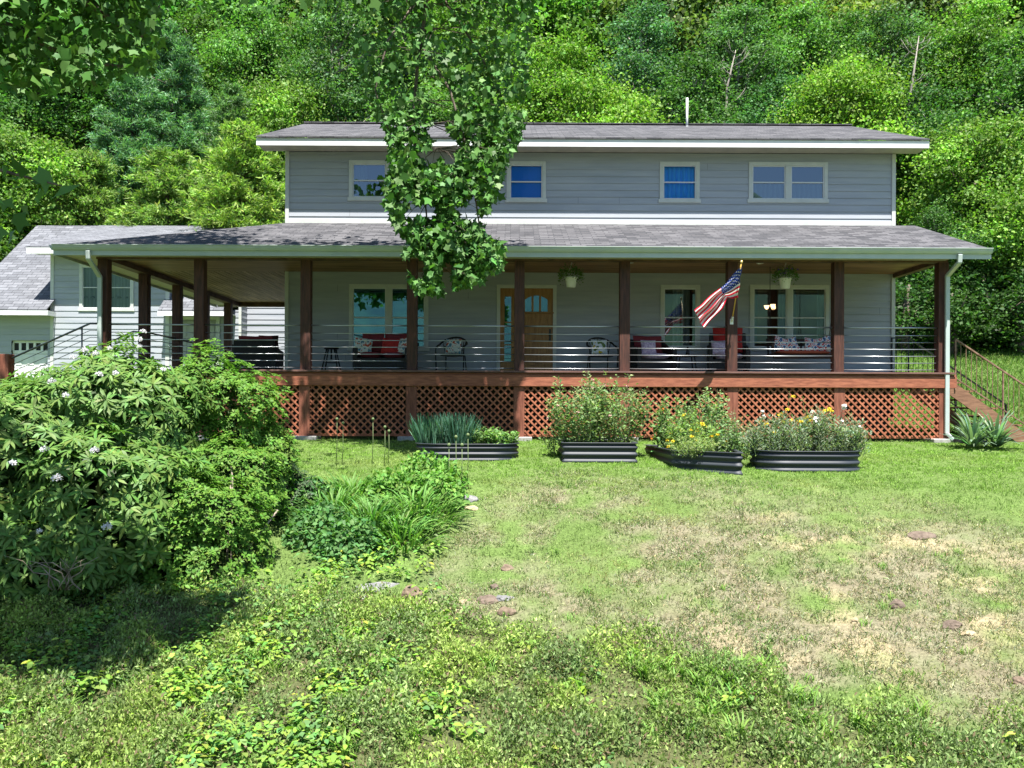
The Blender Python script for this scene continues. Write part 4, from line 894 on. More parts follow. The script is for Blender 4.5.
# strap leaved clump
L_STR = np.array([(-.04,0,0),(.04,0,0),(-.045,.4,.10),(.045,.4,.10),(-.035,.75,.0),(.035,.75,.0),(-.006,1,-.22),(.006,1,-.22)]); F_STR = np.array([[0,1,3,2],[2,3,5,4],[4,5,7,6]])
def strap_clump(name, label, cat, spots, n, length, col, seed, lean=1.0, mt=M_LEAF, wsc=.9):
    rng = np.random.default_rng(seed); b0 = spots[0][0]; root_loc = tuple(b0); parts = []
    for c, r in spots:
        k = int(n*r*r/sum(q*q for _, q in spots)); a = rng.uniform(0, 6.28, k); rr = r*np.sqrt(rng.random(k)); p = np.stack([c[0]+rr*np.cos(a), c[1]+rr*np.sin(a)*.7, np.zeros(k)], 1); p[:, 2] = gz(p[:, 0], p[:, 1])+np.clip(.42*(1-(rr/r)**2), 0, 1)*r*.6
        t = np.stack([np.cos(a)*lean*(.25+rr/r), np.sin(a)*lean*(.25+rr/r), np.full(k, 1.0)], 1)+rnd(k, rng)*.3
        nn = np.array([0,0,1])*.6+np.stack([-np.cos(a), -np.sin(a), 0*a], 1)*.6+rnd(k, rng)*.1
        parts.append(scatter(L_STR, F_STR, p, t, nn*-1 if False else nn, rng.uniform(.6, 1.1, k)*length, colvar(col, k, rng, .2), np.full(k, wsc)))
    V, Fs, C = join(parts); o = npmesh(name, V, Fs, mt, C, None, root_loc); return tag(o, label, cat)
G = ground_at
dl = [(G(372,532), .68), (G(335,520), .55), (G(415,520), .62), (G(400,545), .45), (G(352,500), .5), (G(400,495), .45)]
strap_clump('strappy_plant', 'mound of long arching strap leaves in front of the low curved bed', 'plant', dl, 1900, .36, (.12,.24,.055), 41, 1.3, wsc=.8)
rng = np.random.default_rng(43)
def leaf_mound(name, label, cat, spots, n, size, col, seed, h=.5, tmpl=None, ft=None, mt=M_LEAF):
    rng = np.random.default_rng(seed); parts = []
    for c, r in spots:
        k = int(n*r*r/sum(q*q for _, q in spots)); a = rng.uniform(0, 6.28, k); rr = r*np.sqrt(rng.random(k)); x = c[0]+rr*np.cos(a); y = c[1]+rr*np.sin(a)*.8
        z = gz(x, y)+h*(1-(rr/r)**2)**.6*rng.uniform(.55, 1.05, k); nn = np.stack([np.cos(a)*rr/r*.7, np.sin(a)*rr/r*.7-.15, np.full(k, .8)], 1)+rnd(k, rng)*.35
        parts.append(scatter(L_FOLD if tmpl is None else tmpl, F_FOLD if ft is None else ft, np.stack([x, y, z], 1), rnd(k, rng)+np.array([0,-.5,-.3]), nn, rng.uniform(.7, 1.2, k)*size, colvar(col, k, rng, .2), np.full(k, 1.15)))
    V, Fs, C = join(parts); return tag(npmesh(name, V, Fs, mt, C, None, tuple(spots[0][0])), label, cat)
leaf_mound('leafy_weed', 'dark broad leaved weeds growing through the left of the strappy mound', 'plant', [(G(322,540),.5),(G(350,555),.45),(G(310,510),.4)], 2600, .075, (.085,.19,.055), 47, .45)
leaf_mound('leafy_vine', 'round leaved bright vine at the right edge of the strappy mound', 'plant', [(G(435,505),.48),(G(425,485),.5),(G(450,492),.28),(G(390,505),.5)], 2300, .07, (.12,.25,.045), 48, .50)
for i, (a, b0_, b1_) in enumerate([(336,448,420),(342,448,424),(372,447,420),(384,449,428),(388,447,432),(455,470,438),(461,476,446),(467,470,436),(448,478,446)]):
    p = G(a, b0_+18); q = P(a+1, b1_, p.y); m = MB(); m.tube([p, p.lerp(q, .5)+Vector((.01,0,0)), q], [.007,.006,.005], 5); m.lathe(q, [(0,-.01),(.022,0),(.026,.02),(.015,.04),(0,.045)], 8)
    tag(m.build('seed_stalk', M_STEM, None, tuple(p), smooth=True), ['leftmost thin seed stalk behind the strappy mound','second thin seed stalk from the left behind the strappy mound','tallest seed stalk standing over the middle of the strappy mound','seed stalk just right of the tallest one','shorter seed stalk second to the right of the tallest one','leftmost of the four seed stalks before the low oval bed','second of the four seed stalks before the low oval bed','rightmost of the four seed stalks before the low oval bed','shortest of the four seed stalks before the low oval bed'][i], 'stalk', 'seed stalks above the strappy mound')
# yucca by the right downspout
yb_ = G(980, 449); rng = np.random.default_rng(3); k = 190; a = rng.uniform(0, 6.28, k); el = rng.uniform(.15, 1.4, k)
cc = np.where(rng.random((k,1)) < .5, yb_.x-.15, yb_.x+.32); p = np.stack([cc[:,0]+np.cos(a)*.05, yb_.y+np.sin(a)*.05, np.full(k, yb_.z+.05)], 1)
t = np.stack([np.cos(a)*np.cos(el), np.sin(a)*np.cos(el), np.sin(el)], 1); nn = np.stack([-np.cos(a)*np.sin(el), -np.sin(a)*np.sin(el), np.cos(el)], 1)
V, Fs, C = scatter(L_STR*np.array([1,1,.6]), F_STR, p, t, nn, rng.uniform(.45,.85,k), colvar((.16,.24,.17), k, rng, .25), np.full(k, .8))
tag(npmesh('yucca', V, Fs, M_LEAF, C, None, tuple(yb_)), 'spiky grey green yucca at the foot of the right stairs', 'plant')

# ---------------------------------------------------------------- grass and ground cover
rng = np.random.default_rng(99)
def field(n, y0, y1, xlim=1.08, bias=1.0):
    y = y0+(y1-y0)*rng.random(n)**bias; x = rng.uniform(-1, 1, n)*y*.582*xlim; return x, y
def blades(x, y, h, w, lean, col, name, label=None, cf=None, cv=.22):
    n = len(x); z = gz(x, y)-.004+0*x; t = rnd(n, rng)*lean+np.array([0,0,1.0]); t[:, 2] = np.abs(t[:, 2]); hh = rng.uniform(.55, 1.15, n)*h
    C0 = colvar(col, n, rng, cv) if cf is None else cf
    V, Fs, C = scatter(L_BLADE*np.array([w,1,1]), np.array([[0,1,2,3]]), np.stack([x, y, z], 1), t, rnd(n, rng)*np.array([1,1,.1]), hh, C0)
    return V, Fs, C
def stuff(name, parts, mt=M_GRASS):
    V, Fs, C = join(parts); return tag(npmesh(name, V, Fs, mt, C), kind='stuff')
x, y = field(520000, 6.0, 20.5, 1.08, .85); dry, cover, px, py = masks(x, y)
keep = (rng.random(len(x)) < 1-dry*.93) & (rng.random(len(x)) < 1-cover*.85) & (y < 18.75); lush = np.clip((520-py)/60, 0, 1)
keep &= rng.random(len(x)) < .45+.55*lush+.1
x, y, dry, lush = x[keep], y[keep], dry[keep], lush[keep]; n = len(x)
pt = fbm(x, y, .9, 70)[:, None]; L_ = lush[:, None]
ca = np.array([[.19,.32,.055]])*L_+np.array([[.165,.235,.075]])*(1-L_); yel = np.array([[.30,.28,.12]]); mixk = np.clip((pt-.50)*4, 0, 1)*.7*(1-.5*L_)
cf = (ca*(1-mixk)+yel*mixk)*np.exp(rng.normal(0, .28, (n, 1)))*(.72+.56*fbm(x, y, .2, 75)[:, None])
stuff('lawn_grass', [blades(x, y, .050*(.6+.35*rng.random(n)+1.3*np.clip(fbm(x, y, .16, 72)-.45, 0, 1)), .16, .6, None, 'g', cf=np.clip(cf, 0, 1))])
x, y = field(330000, 6.2, 15, 1.08, .9); dry, cover, px, py = masks(x, y); keep = (rng.random(len(x)) < dry*1.2) & (fbm(x, y, .28, 71) > .34); x, y = x[keep], y[keep]
x2 = x; stuff('dry_grass', [blades(x, y, .055, .10, 1.9, (.25,.237,.150), 'd', cv=.4)])
# weeds dotted through the dry bank
x, y = field(90000, 6.2, 15, 1.08); dry, cover, px, py = masks(x, y); wn = fbm(x, y, .42, 73); keep = (dry > .15) & (wn > .50) & (rng.random(len(x)) < .9*(1.15-.75*np.clip((px-560)/400, 0, 1))); x, y = x[keep], y[keep]
stuff('bank_weeds', [blades(x, y, .06, .22, .8, (.13,.20,.06), 'w')])
# far lawn on the rise behind the right end
x = rng.uniform(9, 24, 90000); y = rng.uniform(19.5, 36.5, 90000); stuff('far_grass', [blades(x, y, .16, .12, .6, (.125,.215,.045), 'f')])
x = rng.uniform(-22, 9, 40000); y = rng.uniform(18.6, 29.5, 40000); keep = ~((x > -8.8) & (x < 9) & (y > 19)); x, y = x[keep], y[keep]; stuff('side_grass', [blades(x, y, .09, .12, .6, (.10,.18,.04), 'f')])
# fine sprigs at the foot of the bank
x, y = field(330000, 5.6, 10.6, 1.1, .95); dry, cover, px, py = masks(x, y); bm = fbm(x, y, .45, 80); sh = np.clip((bm-.38)*3.4, 0, 1)
keep = (rng.random(len(x)) < cover*(.22+.78*np.clip((bm-.38)*9, 0, 1))); x, y, sh = x[keep], y[keep], sh[keep]; n = len(x)
z = gz(x, y)+(sh*.27+.02)*rng.random(n)**.6
tone = fbm(x, y, .8, 81)[:, None]; t2 = np.clip((fbm(x, y, .5, 82)[:, None]-.35)*3, 0, 1); base = (np.array([[.165,.235,.085]])*(1-t2)+np.array([[.27,.36,.085]])*t2)*(.75+.5*tone); cf = base*np.exp(rng.normal(0, .32, (n, 1))); dead = (rng.random(n) < .10); cf[dead] = np.array([.20,.15,.09])
V, Fs, C = scatter(L_RH*np.array([.75,1,1]), F_Q, np.stack([x, y, z], 1), rnd(n, rng)*.7+np.array([0,-.1,.8]), rnd(n, rng)+np.array([0,-.4,.5]), rng.uniform(.022,.058,n), np.clip(cf, 0, 1))
stuff('ground_cover', [(V, Fs, C)], M_LEAF)
# broad leaved weeds
parts = []
x, y = field(6500, 5.7, 12.5, 1.1); dry, cover, px, py = masks(x, y); wn = fbm(x, y, .7, 84); left = np.clip((520-px)/200, .12, 1)
keep = (rng.random(len(x)) < np.clip(cover*left*1.0+.55*(px < 440)*(py > 535), 0, 1)*(wn > .43)); keep &= ~((px < 290) & (py < 560)); x, y = x[keep], y[keep]
for xx, yy in zip(x, y):
    k = rng.integers(7, 18); r = rng.uniform(.05, .13); a = rng.uniform(0, 6.28, k); rr = r*np.sqrt(rng.random(k)); p = np.stack([xx+rr*np.cos(a), yy+rr*np.sin(a), gz(xx, yy)+rng.uniform(.05, .17, k)], 1)
    s = rng.uniform(.035, .078); dark = proj(xx, yy, float(gz(xx, yy)))[0] < 130
    col = [(.19,.32,.05),(.15,.28,.055),(.23,.34,.055),(.115,.22,.065)][rng.integers(4)]
    parts.append(scatter(L_FOLD, F_FOLD, p, np.stack([np.cos(a), np.sin(a), -.2+0*a], 1)+rnd(k, rng)*.2, rnd(k, rng)*.25+np.array([0,-.15,1]), rng.uniform(.5,1.3,k)*s, colvar(col, k, rng, .2, .16), np.full(k, 1.0)))
stuff('broadleaf_weeds', parts, M_LEAF)
# coarse grass tufts
parts = []
tufts = [(rng.uniform(690,765), rng.uniform(668,705)) for _ in range(22)]+[(rng.uniform(860,925), rng.uniform(715,760)) for _ in range(12)]+[(rng.uniform(620,700), rng.uniform(660,760)) for _ in range(16)]+[(rng.uniform(60,520), rng.uniform(640,765)) for _ in range(46)]+[(rng.uniform(700,830), rng.uniform(700,765)) for _ in range(18)]+[(rng.uniform(540,1020), rng.uniform(540,700)) for _ in range(26)]
for i, (a, b) in enumerate(tufts):
    g = G(a, b); k = 26; an = rng.uniform(0, 6.28, k); small = i >= 96+18; L = (.10 if small else .20)
    p = np.stack([g.x+rng.normal(0,.04,k), g.y+rng.normal(0,.04,k), np.full(k, g.z)], 1); t = np.stack([np.cos(an)*.6, np.sin(an)*.6, np.full(k, 1.0)], 1)
    parts.append(scatter(L_STR, F_STR, p, t, np.stack([-np.cos(an)*.5, -np.sin(an)*.5, np.full(k, .6)], 1), rng.uniform(.5,1.1,k)*L, colvar((.16,.28,.055), k, rng, .15), np.full(k, .8)))
stuff('grass_tufts', parts, M_LEAF)
# single larger plants
strap = [(575,686,.10,'solitary yellow green rosette plant in the grey green cover'), ]
leaf_mound('rosette_weed', 'solitary lime rosette plant in the ground cover below the dry bank', 'plant', [(G(576,690),.13)], 26, .10, (.17,.29,.03), 91, .12)
# ---------------------------------------------------------------- raised beds
def bed(label, path, h, seed=0, closed=True):
    """corrugated steel wall along a closed path of (x,y); ridges run round it"""
    pts = [Vector((x, y, 0)) for x, y in path]; n = len(pts); zb = min(float(gz(p.x, p.y)) for p in pts)-.03; top = max(float(gz(p.x, p.y)) for p in pts)*.35+(zb+.03)*.65+h
    org = (pts[0].x, pts[0].y, zb); root = empty('raised_bed', org, label, 'raised bed', 'raised beds before the deck'); m = MB(); prof = []
    K = 19
    for i in range(K+1):
        u = i/K; prof.append((.020*math.sin(u*3*2*math.pi-1.2), zb+(top-zb)*u))
    prof += [(.028, top+.004), (.028, top+.018), (-.022, top+.018), (-.022, top-.01)]
    vs = []; ctr = sum(pts, Vector())/n
    for i, p in enumerate(pts):
        a, b = pts[i-1], pts[(i+1) % n]; t = (b-a).normalized(); o = Vector((t.y, -t.x, 0))
        if o.dot(p-ctr) < 0: o = -o
        for q, z in prof: vs.append((p.x+o.x*q, p.y+o.y*q, z))
    k = len(prof); m.add(vs, [(i*k+j, ((i+1) % n)*k+j, ((i+1) % n)*k+j+1, i*k+j+1) for i in range(n) for j in range(k-1)])
    m.build('bed_wall', M_BED, root, org, smooth=True)
    s = MB(); rng = np.random.default_rng(seed); s.add([(p.x, p.y, top-.07) for p in pts]+[(ctr.x, ctr.y, top-.03)], [(i, (i+1) % n, n) for i in range(n)]); s.build('bed_soil', M_SOIL, root, org)
    c = MB()
    if len(path) > 30 and False: pass
    return root, top-.06
def rrect(cx, cy, w, d, ang, r, n=6):
    out = []; ca, sa = math.cos(R(ang)), math.sin(R(ang))
    for qx, qy, a0 in ((1,-1,-90),(1,1,0),(-1,1,90),(-1,-1,180)):
        for i in range(n+1):
            a = R(a0+90*i/n); x = qx*(w/2-r)+r*math.cos(a); y = qy*(d/2-r)+r*math.sin(a); out.append((cx+x*ca-y*sa, cy+x*sa+y*ca))
    # straight runs get more points
    res = []
    for i, p in enumerate(out):
        q = out[(i+1) % len(out)]; res.append(p); L = math.dist(p, q)
        for k in range(1, int(L/.12)): f = k/int(L/.12); res.append((p[0]+(q[0]-p[0])*f, p[1]+(q[1]-p[1])*f))
    return res
f = G(600, 463); w2 = 74/F*f.y; b2 = (f.x, f.y+.75); bed2, t2 = bed('square cornered dark steel bed under the tall leafy flowers, second from left', rrect(b2[0], b2[1], w2, 1.5, 0, .03, 2), .30)
f = G(708, 470); b3 = (f.x+.13, f.y+.95); 
def subdiv(c, h=.12):
    out = []
    for i, p in enumerate(c):
        q = c[(i+1) % len(c)]; n = max(1, int(math.dist(p, q)/h)); out += [(p[0]+(q[0]-p[0])*k/n, p[1]+(q[1]-p[1])*k/n) for k in range(n)]
    return out
fl_, fr_ = G(673, 468), G(742, 476); bed3, t3 = bed('dark steel bed turned at an angle, between the square and the right oval one', subdiv([(fl_.x, fl_.y), (fr_.x, fr_.y), (fr_.x+.25, fr_.y+1.9), (fl_.x-.18, fl_.y+1.9)]), .28)
f = G(806, 472); b4 = (f.x+.14, f.y+.52); bed4, t4 = bed('rounded dark steel bed at the right end with silvery foliage', rrect(b4[0], b4[1], 108/F*f.y, 1.05, 0, .50, 9), .30)
f = G(466, 461); b1 = (f.x, f.y+.50); bed1, t1 = bed('low rounded dark steel bed at the left end holding blue green chives', rrect(b1[0], b1[1], 104/F*f.y, 1.0, 3, .48, 9), .26)
# ---------------------------------------------------------------- garden plants
def herb(name, label, cat, c, zb, r0, r1, h, ns, per, leaf, col, seed, wsc=1.0, mt=None, tmpl=L_RH, ft=F_Q, lean=.0, flowers=None, up=.3, z0=.05, group=None):
    rng = np.random.default_rng(seed); org = (c[0], c[1], zb); root = empty(name, org, label, cat, group); st = MB(); parts = []; tips = []
    for i in range(ns):
        a = rng.uniform(0, 6.28); q = math.sqrt(rng.random()); s = Vector((c[0]+r0*q*math.cos(a), c[1]+r0*q*math.sin(a)*.8, zb-.02)); hh = h*rng.uniform(.6, 1.05)*(1-.35*q*q)
        e = Vector((c[0]+r1*q*math.cos(a)+lean*hh, c[1]+r1*q*math.sin(a)*.8, zb+hh)); mid = s.lerp(e, .5)+Vector((rng.normal(0,.03), rng.normal(0,.03), .02)); st.tube([s, mid, e], [.006,.005,.003], 4, False); tips.append(e)
        u = rng.uniform(z0, 1.0, per)[:, None]; s_, m_, e_ = (np.array(v) for v in (s, mid, e)); p = np.where(u < .5, s_+(m_-s_)*u*2, m_+(e_-m_)*(u*2-1)); d = rnd(per, rng)*np.array([1,1,.35]); d = unit(d)
        p = p+d*rng.uniform(0, .09, (per, 1))*(1.1-u*.6)*min(1, h/.6)
        parts.append(scatter(tmpl, ft, p, d+np.array([0,0,up]), rnd(per, rng)*.5+np.array([0,-.3,.8]), rng.uniform(.55, 1.15, per)*leaf, colvar(np.array(col)*1.25*rng.uniform(.8, 1.2), per, rng, .16), np.full(per, wsc)))
    V, Fs, C = join(parts); npmesh('foliage', V, Fs, mt or M_LEAF, C, root, org); st.build('stems', M_STEM, root, org)
    if flowers:
        bmesh_, cnt, dz, sc = flowers
        for j in range(cnt):
            e = tips[rng.integers(len(tips))]; o = link('blossom', bmesh_, root); o.location = e+Vector((rng.normal(0,.05), -abs(rng.normal(0,.06)), rng.uniform(*dz)))-Vector(org); o.rotation_euler = (-.5, 0, j); o.scale = (sc,)*3
    return root
B_YEL = blossom_mesh('yellow_blossom', .022, 14, (.75,.55,.03), 61, .032); B_WHT = blossom_mesh('white_blossom', .028, 18, (.78,.76,.70), 62, .032); B_PNK = blossom_mesh('pink_blossom', .022, 12, (.62,.40,.36), 63, .026); B_ORG = blossom_mesh('orange_blossom', .022, 12, (.70,.25,.03), 64, .028)
herb('tall_flower', 'dense tall leafy plant filling the left half of the square bed', 'plant', (b2[0]-.32, b2[1]-.2), t2, .40, .68, 1.35, 60, 60, .075, (.15,.215,.085), 101, 1.0, flowers=(B_PNK, 7, (-.35, .0), 1))
herb('tall_flower', 'dense tall leafy plant filling the right half of the square bed', 'plant', (b2[0]+.36, b2[1]-.1), t2, .38, .66, 1.35, 56, 60, .072, (.145,.21,.08), 102, 1.0, flowers=(B_PNK, 6, (-.35, .0), 1))
herb('tall_flower', 'thin shoots reaching above the deck edge over the square bed', 'plant', (b2[0]-.12, b2[1]+.2), t2, .15, .25, 1.62, 7, 22, .07, (.14,.22,.07), 103, .9, z0=.5, flowers=(B_PNK, 4, (.0, .05), 1))
herb('leafy_sprig', 'loose pale sprig leaning out left of the square bed', 'plant', (b2[0]-.80, b2[1]+.1), t2-.15, .06, .22, .72, 8, 26, .065, (.15,.22,.09), 104, .9, lean=-.2)
herb('leafy_plant', 'tall leafy green plant at the left rear of the angled bed', 'plant', (b3[0]-.42, b3[1]+.4), t3, .32, .46, 1.05, 44, 48, .075, (.14,.22,.075), 105, flowers=(B_ORG, 4, (-.5,-.2), 1))
herb('leafy_plant', 'tallest leafy plant of the angled bed, against the lattice', 'plant', (b3[0]+.18, b3[1]+.45), t3, .30, .44, 1.28, 44, 50, .075, (.15,.225,.09), 106)
herb('yellow_flower', 'bushy plant with many small yellow flowers in the middle of the angled bed', 'flower', (b3[0]-.22, b3[1]-.25), t3, .34, .5, .78, 44, 44, .06, (.15,.23,.06), 107, flowers=(B_YEL, 22, (-.3, .0), 1))
herb('feathery_plant', 'wispy pale green foliage spilling over the front corner of the angled bed', 'plant', (b3[0]-.35, b3[1]-.85), t3, .30, .48, .34, 40, 46, .05, (.19,.25,.09), 108, .5)
herb('leafy_plant', 'short dark leaved plant at the right front of the angled bed', 'plant', (b3[0]+.38, b3[1]-.35), t3, .24, .34, .62, 26, 40, .065, (.12,.19,.08), 109)
herb('leafy_plant', 'reddish stemmed plant between the angled bed and the rounded right bed', 'plant', (b3[0]+.72, b3[1]+.3), t3-.15, .16, .26, .95, 22, 34, .06, (.15,.17,.09), 110)
for i, (dx, lb) in enumerate([(-.72,'silvery leaved plant at the left end of the right oval bed'), (-.24,'silvery leaved plant left of the centre of the right oval bed, yellow flowers above'), (.26,'silvery leaved plant right of the centre of the right oval bed'), (.74,'silvery leaved plant at the right end of the right oval bed')]):
    herb('silver_plant', lb, 'plant', (b4[0]+dx, b4[1]-.08), t4, .26, .34, [.68,.74,.80,.68][i], 40, 50, .075, (.165,.21,.135), 120+i, .55, up=.9, flowers=((B_WHT, B_YEL, B_YEL, B_WHT)[i], [2,9,4,2][i], (-.02,.16), 1.0), group='silvery plants in the right oval bed')
herb('yellow_flower', 'loose stems with yellow and orange blooms behind the right oval bed', 'flower', (b4[0]-.15, b4[1]+.3), t4, .4, .55, 1.05, 16, 22, .05, (.15,.20,.08), 126, .7, flowers=(B_YEL, 9, (-.1,.04), 1.1))
herb('white_flower', 'pale stems topped by three round white blooms over the right oval bed', 'flower', (b4[0]+.2, b4[1]+.1), t4, .5, .6, 1.0, 8, 14, .05, (.15,.20,.10), 127, .6, flowers=(B_WHT, 4, (.0,.05), 1.4))
# chives
rng = np.random.default_rng(130)
for i, (dx, r, lb) in enumerate([(-.62,.30,'blue green chive clump at the left end of the left oval bed'), (-.22,.30,'blue green chive clump in the middle of the left oval bed')]):
    k = 620; a = rng.uniform(0, 6.28, k); rr = r*np.sqrt(rng.random(k)); p = np.stack([b1[0]+dx+rr*np.cos(a), b1[1]+rr*np.sin(a)*.8, np.full(k, t1)], 1); t = np.stack([np.cos(a)*rr/r*.30, np.sin(a)*rr/r*.3, np.ones(k)], 1)+rnd(k, rng)*.14
    V, Fs, C = scatter(L_STR*np.array([.42,1,.3]), F_STR, p, t, rnd(k, rng), rng.uniform(.2,.66,k), colvar((.075,.17,.11), k, rng, .28)); tag(npmesh('chives', V, Fs, M_LEAF, C, None, (b1[0]+dx, b1[1], t1)), lb, 'plant', 'chive clumps')
herb('leafy_herb', 'low bright leafy herb at the right end of the left oval bed', 'plant', (b1[0]+.60, b1[1]-.02), t1, .28, .34, .36, 26, 34, .08, (.12,.21,.06), 131, 1.2)
herb('leafy_herb', 'slightly taller leafy herb beside the chives in the left oval bed', 'plant', (b1[0]+.24, b1[1]+.1), t1, .24, .30, .42, 24, 34, .07, (.11,.19,.06), 132, 1.1)
# soil strip stones and a black pipe end by the lattice
g = G(862, 447); m = MB(); q = [Vector((g.x-.35, 18.75, g.z+.12)), Vector((g.x, 18.5, float(gz(g.x, 18.5))+.08)), Vector((g.x+.18, 18.25, float(gz(g.x+.18, 18.25))+.06))]; m.tube(q, .055, 14, False); m.tube(q, .047, 14, False)
tag(m.build('drain_pipe', M_BLKM, None, tuple(g), smooth=True), 'short black pipe end lying by the lattice right of the oval bed', 'pipe')
# ---------------------------------------------------------------- rocks
import bmesh
def rock(px, py, sx, sy, sz, label, m, seed, rz=0, tilt=0):
    g = G(px, py); bmm = bmesh.new(); bmesh.ops.create_icosphere(bmm, subdivisions=3, radius=1); rg = np.random.default_rng(seed); pl = [(unit(rnd(1, rg))[0], rg.uniform(.55, .9)) for _ in range(9)]
    for v in bmm.verts:
        for nn_, d in pl:
            q = v.co.dot(Vector(nn_))
            if q > d: v.co -= Vector(nn_)*(q-d)
        v.co.x *= sx*.65; v.co.y *= sy*.7; v.co.z *= sz*.95; v.co += Vector(rg.normal(0, .004, 3))
    me = bpy.data.meshes.new('rock'); bmm.to_mesh(me); bmm.free(); me.materials.append(m); o = link('rock', me, None, (g.x, g.y, g.z+sz*.02)); o.rotation_euler = (R(tilt), 0, R(rz)); tag(o, label, 'rock')
M_R1 = nmat('grey_slate', (.10,.10,.105), (.22,.215,.21), (1,1,1), 14, rough=.9, bump=.6); M_R2 = nmat('rust_rock', (.10,.070,.050), (.20,.150,.105), (1,1,1), 14, rough=.9, bump=.6); M_R3 = nmat('tan_rock', (.26,.20,.12), (.38,.31,.20), (1,1,1), 14, rough=.9, bump=.6); M_R4 = nmat('brown_rock', (.085,.062,.048), (.17,.13,.10), (1,1,1), 14, rough=.9, bump=.6)
for i, r in enumerate([
 (380,588,.50,.16,.07,'long grey slab in the grass below the strappy mound',M_R1,25,8), (355,598,.22,.16,.05,'flat grey stone just left of the long slab',M_R1,0,5), (412,595,.20,.15,.13,'squat rust coloured rock right of the long slab',M_R2,10,0),
 (487,601,.20,.14,.07,'brown rock left of the tilted grey stone on the bare patch',M_R4,0,0), (505,599,.18,.09,.05,'tilted pale grey stone at the top of the bare patch',M_R1,15,10), (507,613,.18,.13,.09,'dark rust rock at the right of the bare patch',M_R2,30,0),
 (455,611,.20,.13,.06,'flat tan stone in the middle of the bare patch',M_R3,0,5), (437,616,.12,.12,.10,'blue grey pointed stone left in the bare patch',M_R1,40,20), (380,641,.24,.15,.06,'reddish flat stone half hidden in the green left of the bare patch',M_R4,0,0), (442,651,.18,.10,.04,'small rusty stone below the bare patch',M_R2,0,0),
 (467,500,.26,.18,.07,'grey stone at the right foot of the strappy mound',M_R1,0,5), (470,509,.20,.14,.05,'tan stone in front of the grey one by the strappy mound',M_R3,0,5), (528,650,.16,.12,.04,'pale flat stone below the dry bank',M_R3,0,0),
 (921,537,.30,.18,.08,'brown rock at the top of the dry bank on the right',M_R4,0,0), (897,606,.14,.10,.08,'small dark rock in the middle of the right dry bank',M_R4,0,0),
 (953,627,.18,.12,.08,'dark grey rock on the right bank beside the yellow chip',M_R4,10,0), (968,634,.14,.10,.04,'sandy yellow chip of stone on the right bank',M_R3,0,0),
 (430,605,.14,.10,.07,'dark brown stone between the rusty rock and the bare patch',M_R4,30,0), (462,602,.10,.08,.06,'small tan stone at the back of the bare patch',M_R3,0,0), (474,618,.16,.10,.06,'grey brown stone at the front of the bare patch',M_R4,-20,0), (448,624,.10,.08,.05,'small slate chip at the front left of the bare patch',M_R1,10,0), (495,588,.10,.08,.05,'small brown stone behind the bare patch',M_R4,10,0), (420,628,.12,.09,.05,'small grey stone in the weeds left of the bare patch',M_R1,0,0),
 (854,623,.08,.07,.06,'small whitish stone in the dry bank',M_R3,0,0), (1020,682,.12,.10,.05,'rusty rock at the lower right edge',M_R2,0,0), (506,570,.14,.10,.07,'orange rock alone above the bare patch',M_R2,0,0)]):
    rock(*r[:7], 200+i, r[7], r[8])
# ---------------------------------------------------------------- porch furniture (deck top is ZD)
def fx(px, D=20.4): return (px-CX)/F*D
def fz(py, D=20.4): return (CY-py)/F*D
def legs4(root, m, pts, r=.014, top=.4, mt=None):
    for x, y, sx, sy in pts:
        b = MB(); b.tube([(x, y, top), (x+sx, y+sy, 0)], r, 8); b.build('leg', mt or M_BLKM, root, smooth=True)
def metal_chair(x, label, D=20.35, rz=0, pill=None, pm=None, sc=1):
    r = empty('armchair', (x, D, ZD), label, 'chair', 'black metal porch chairs', R(rz))
    s = MB(); s.pillow((0,0,.41), .50, .46, .05, rotm(90)); s.box(-.24,.24,-.22,.22,.385,.405); s.build('seat', M_BLK, r, smooth=False)
    b = MB(); pts = []
    for i in range(15):
        a = R(-100+200*i/14); rx, ry = .33, .30; h = .64+.20*max(0, math.cos(a))**1.2; pts.append((rx*math.sin(a), -.04+ry*math.cos(a)*.95, h))
    b.tube([(pts[0][0]*1.0, -.26, .58)]+pts+[(pts[-1][0], -.26, .58)], .022, 8)
    for i in range(3, 12):
        p = pts[i]; b.tube([p, (p[0]*.72, p[1]*.75, .41)], .010, 6)
    for h in (.52, .62):
        b.tube([(q[0]*(.72+.28*(h-.41)/.4), q[1]*(.75+.25*(h-.41)/.4), h) for q in pts[3:12]], .008, 6)
    b.build('backrest', M_BLK, r, smooth=True)
    for sgn in (-1, 1):
        a = MB(); a.tube([(sgn*.33,-.26,.58),(sgn*.335,-.29,.50),(sgn*.32,-.27,0)], .015, 8); a.build('leg', M_BLKM, r, smooth=True)
        a = MB(); a.tube([(sgn*.23,.20,.40),(sgn*.25,.27,0)], .014, 8); a.build('leg', M_BLKM, r, smooth=True)
    for q in (pill or []):
        p = MB(); p.pillow(q[0], q[1], q[1]*.95, .13, rotm(-14, q[2], q[3])); tag(p.build('pillow', pm, None, (0,0,0), smooth=True), q[4], 'pillow').matrix_world = Matrix.Translation((x, D, ZD)) @ Matrix.Rotation(R(rz), 4, 'Z')
    r.scale = (sc,)*3; return r
metal_chair(fx(453), 'black metal armchair with a cream pillow between loveseat and door', rz=-12, pill=[((-.02,.10,.62), .38, 0, 0, 'cream pillow with dark print on the chair left of the door')], pm=M_FLORAL2)
M_SUN = pattern('sunflower_fabric', [(.10,.16,.05),(.60,.64,.66),(.62,.66,.68),(.55,.42,.03)], 7)
metal_chair(fx(600), 'black metal armchair with a sunflower pillow right of the door', rz=10, pill=[((0,.10,.62), .38, 0, 0, 'pale pillow with yellow sunflower print right of the door')], pm=M_SUN)
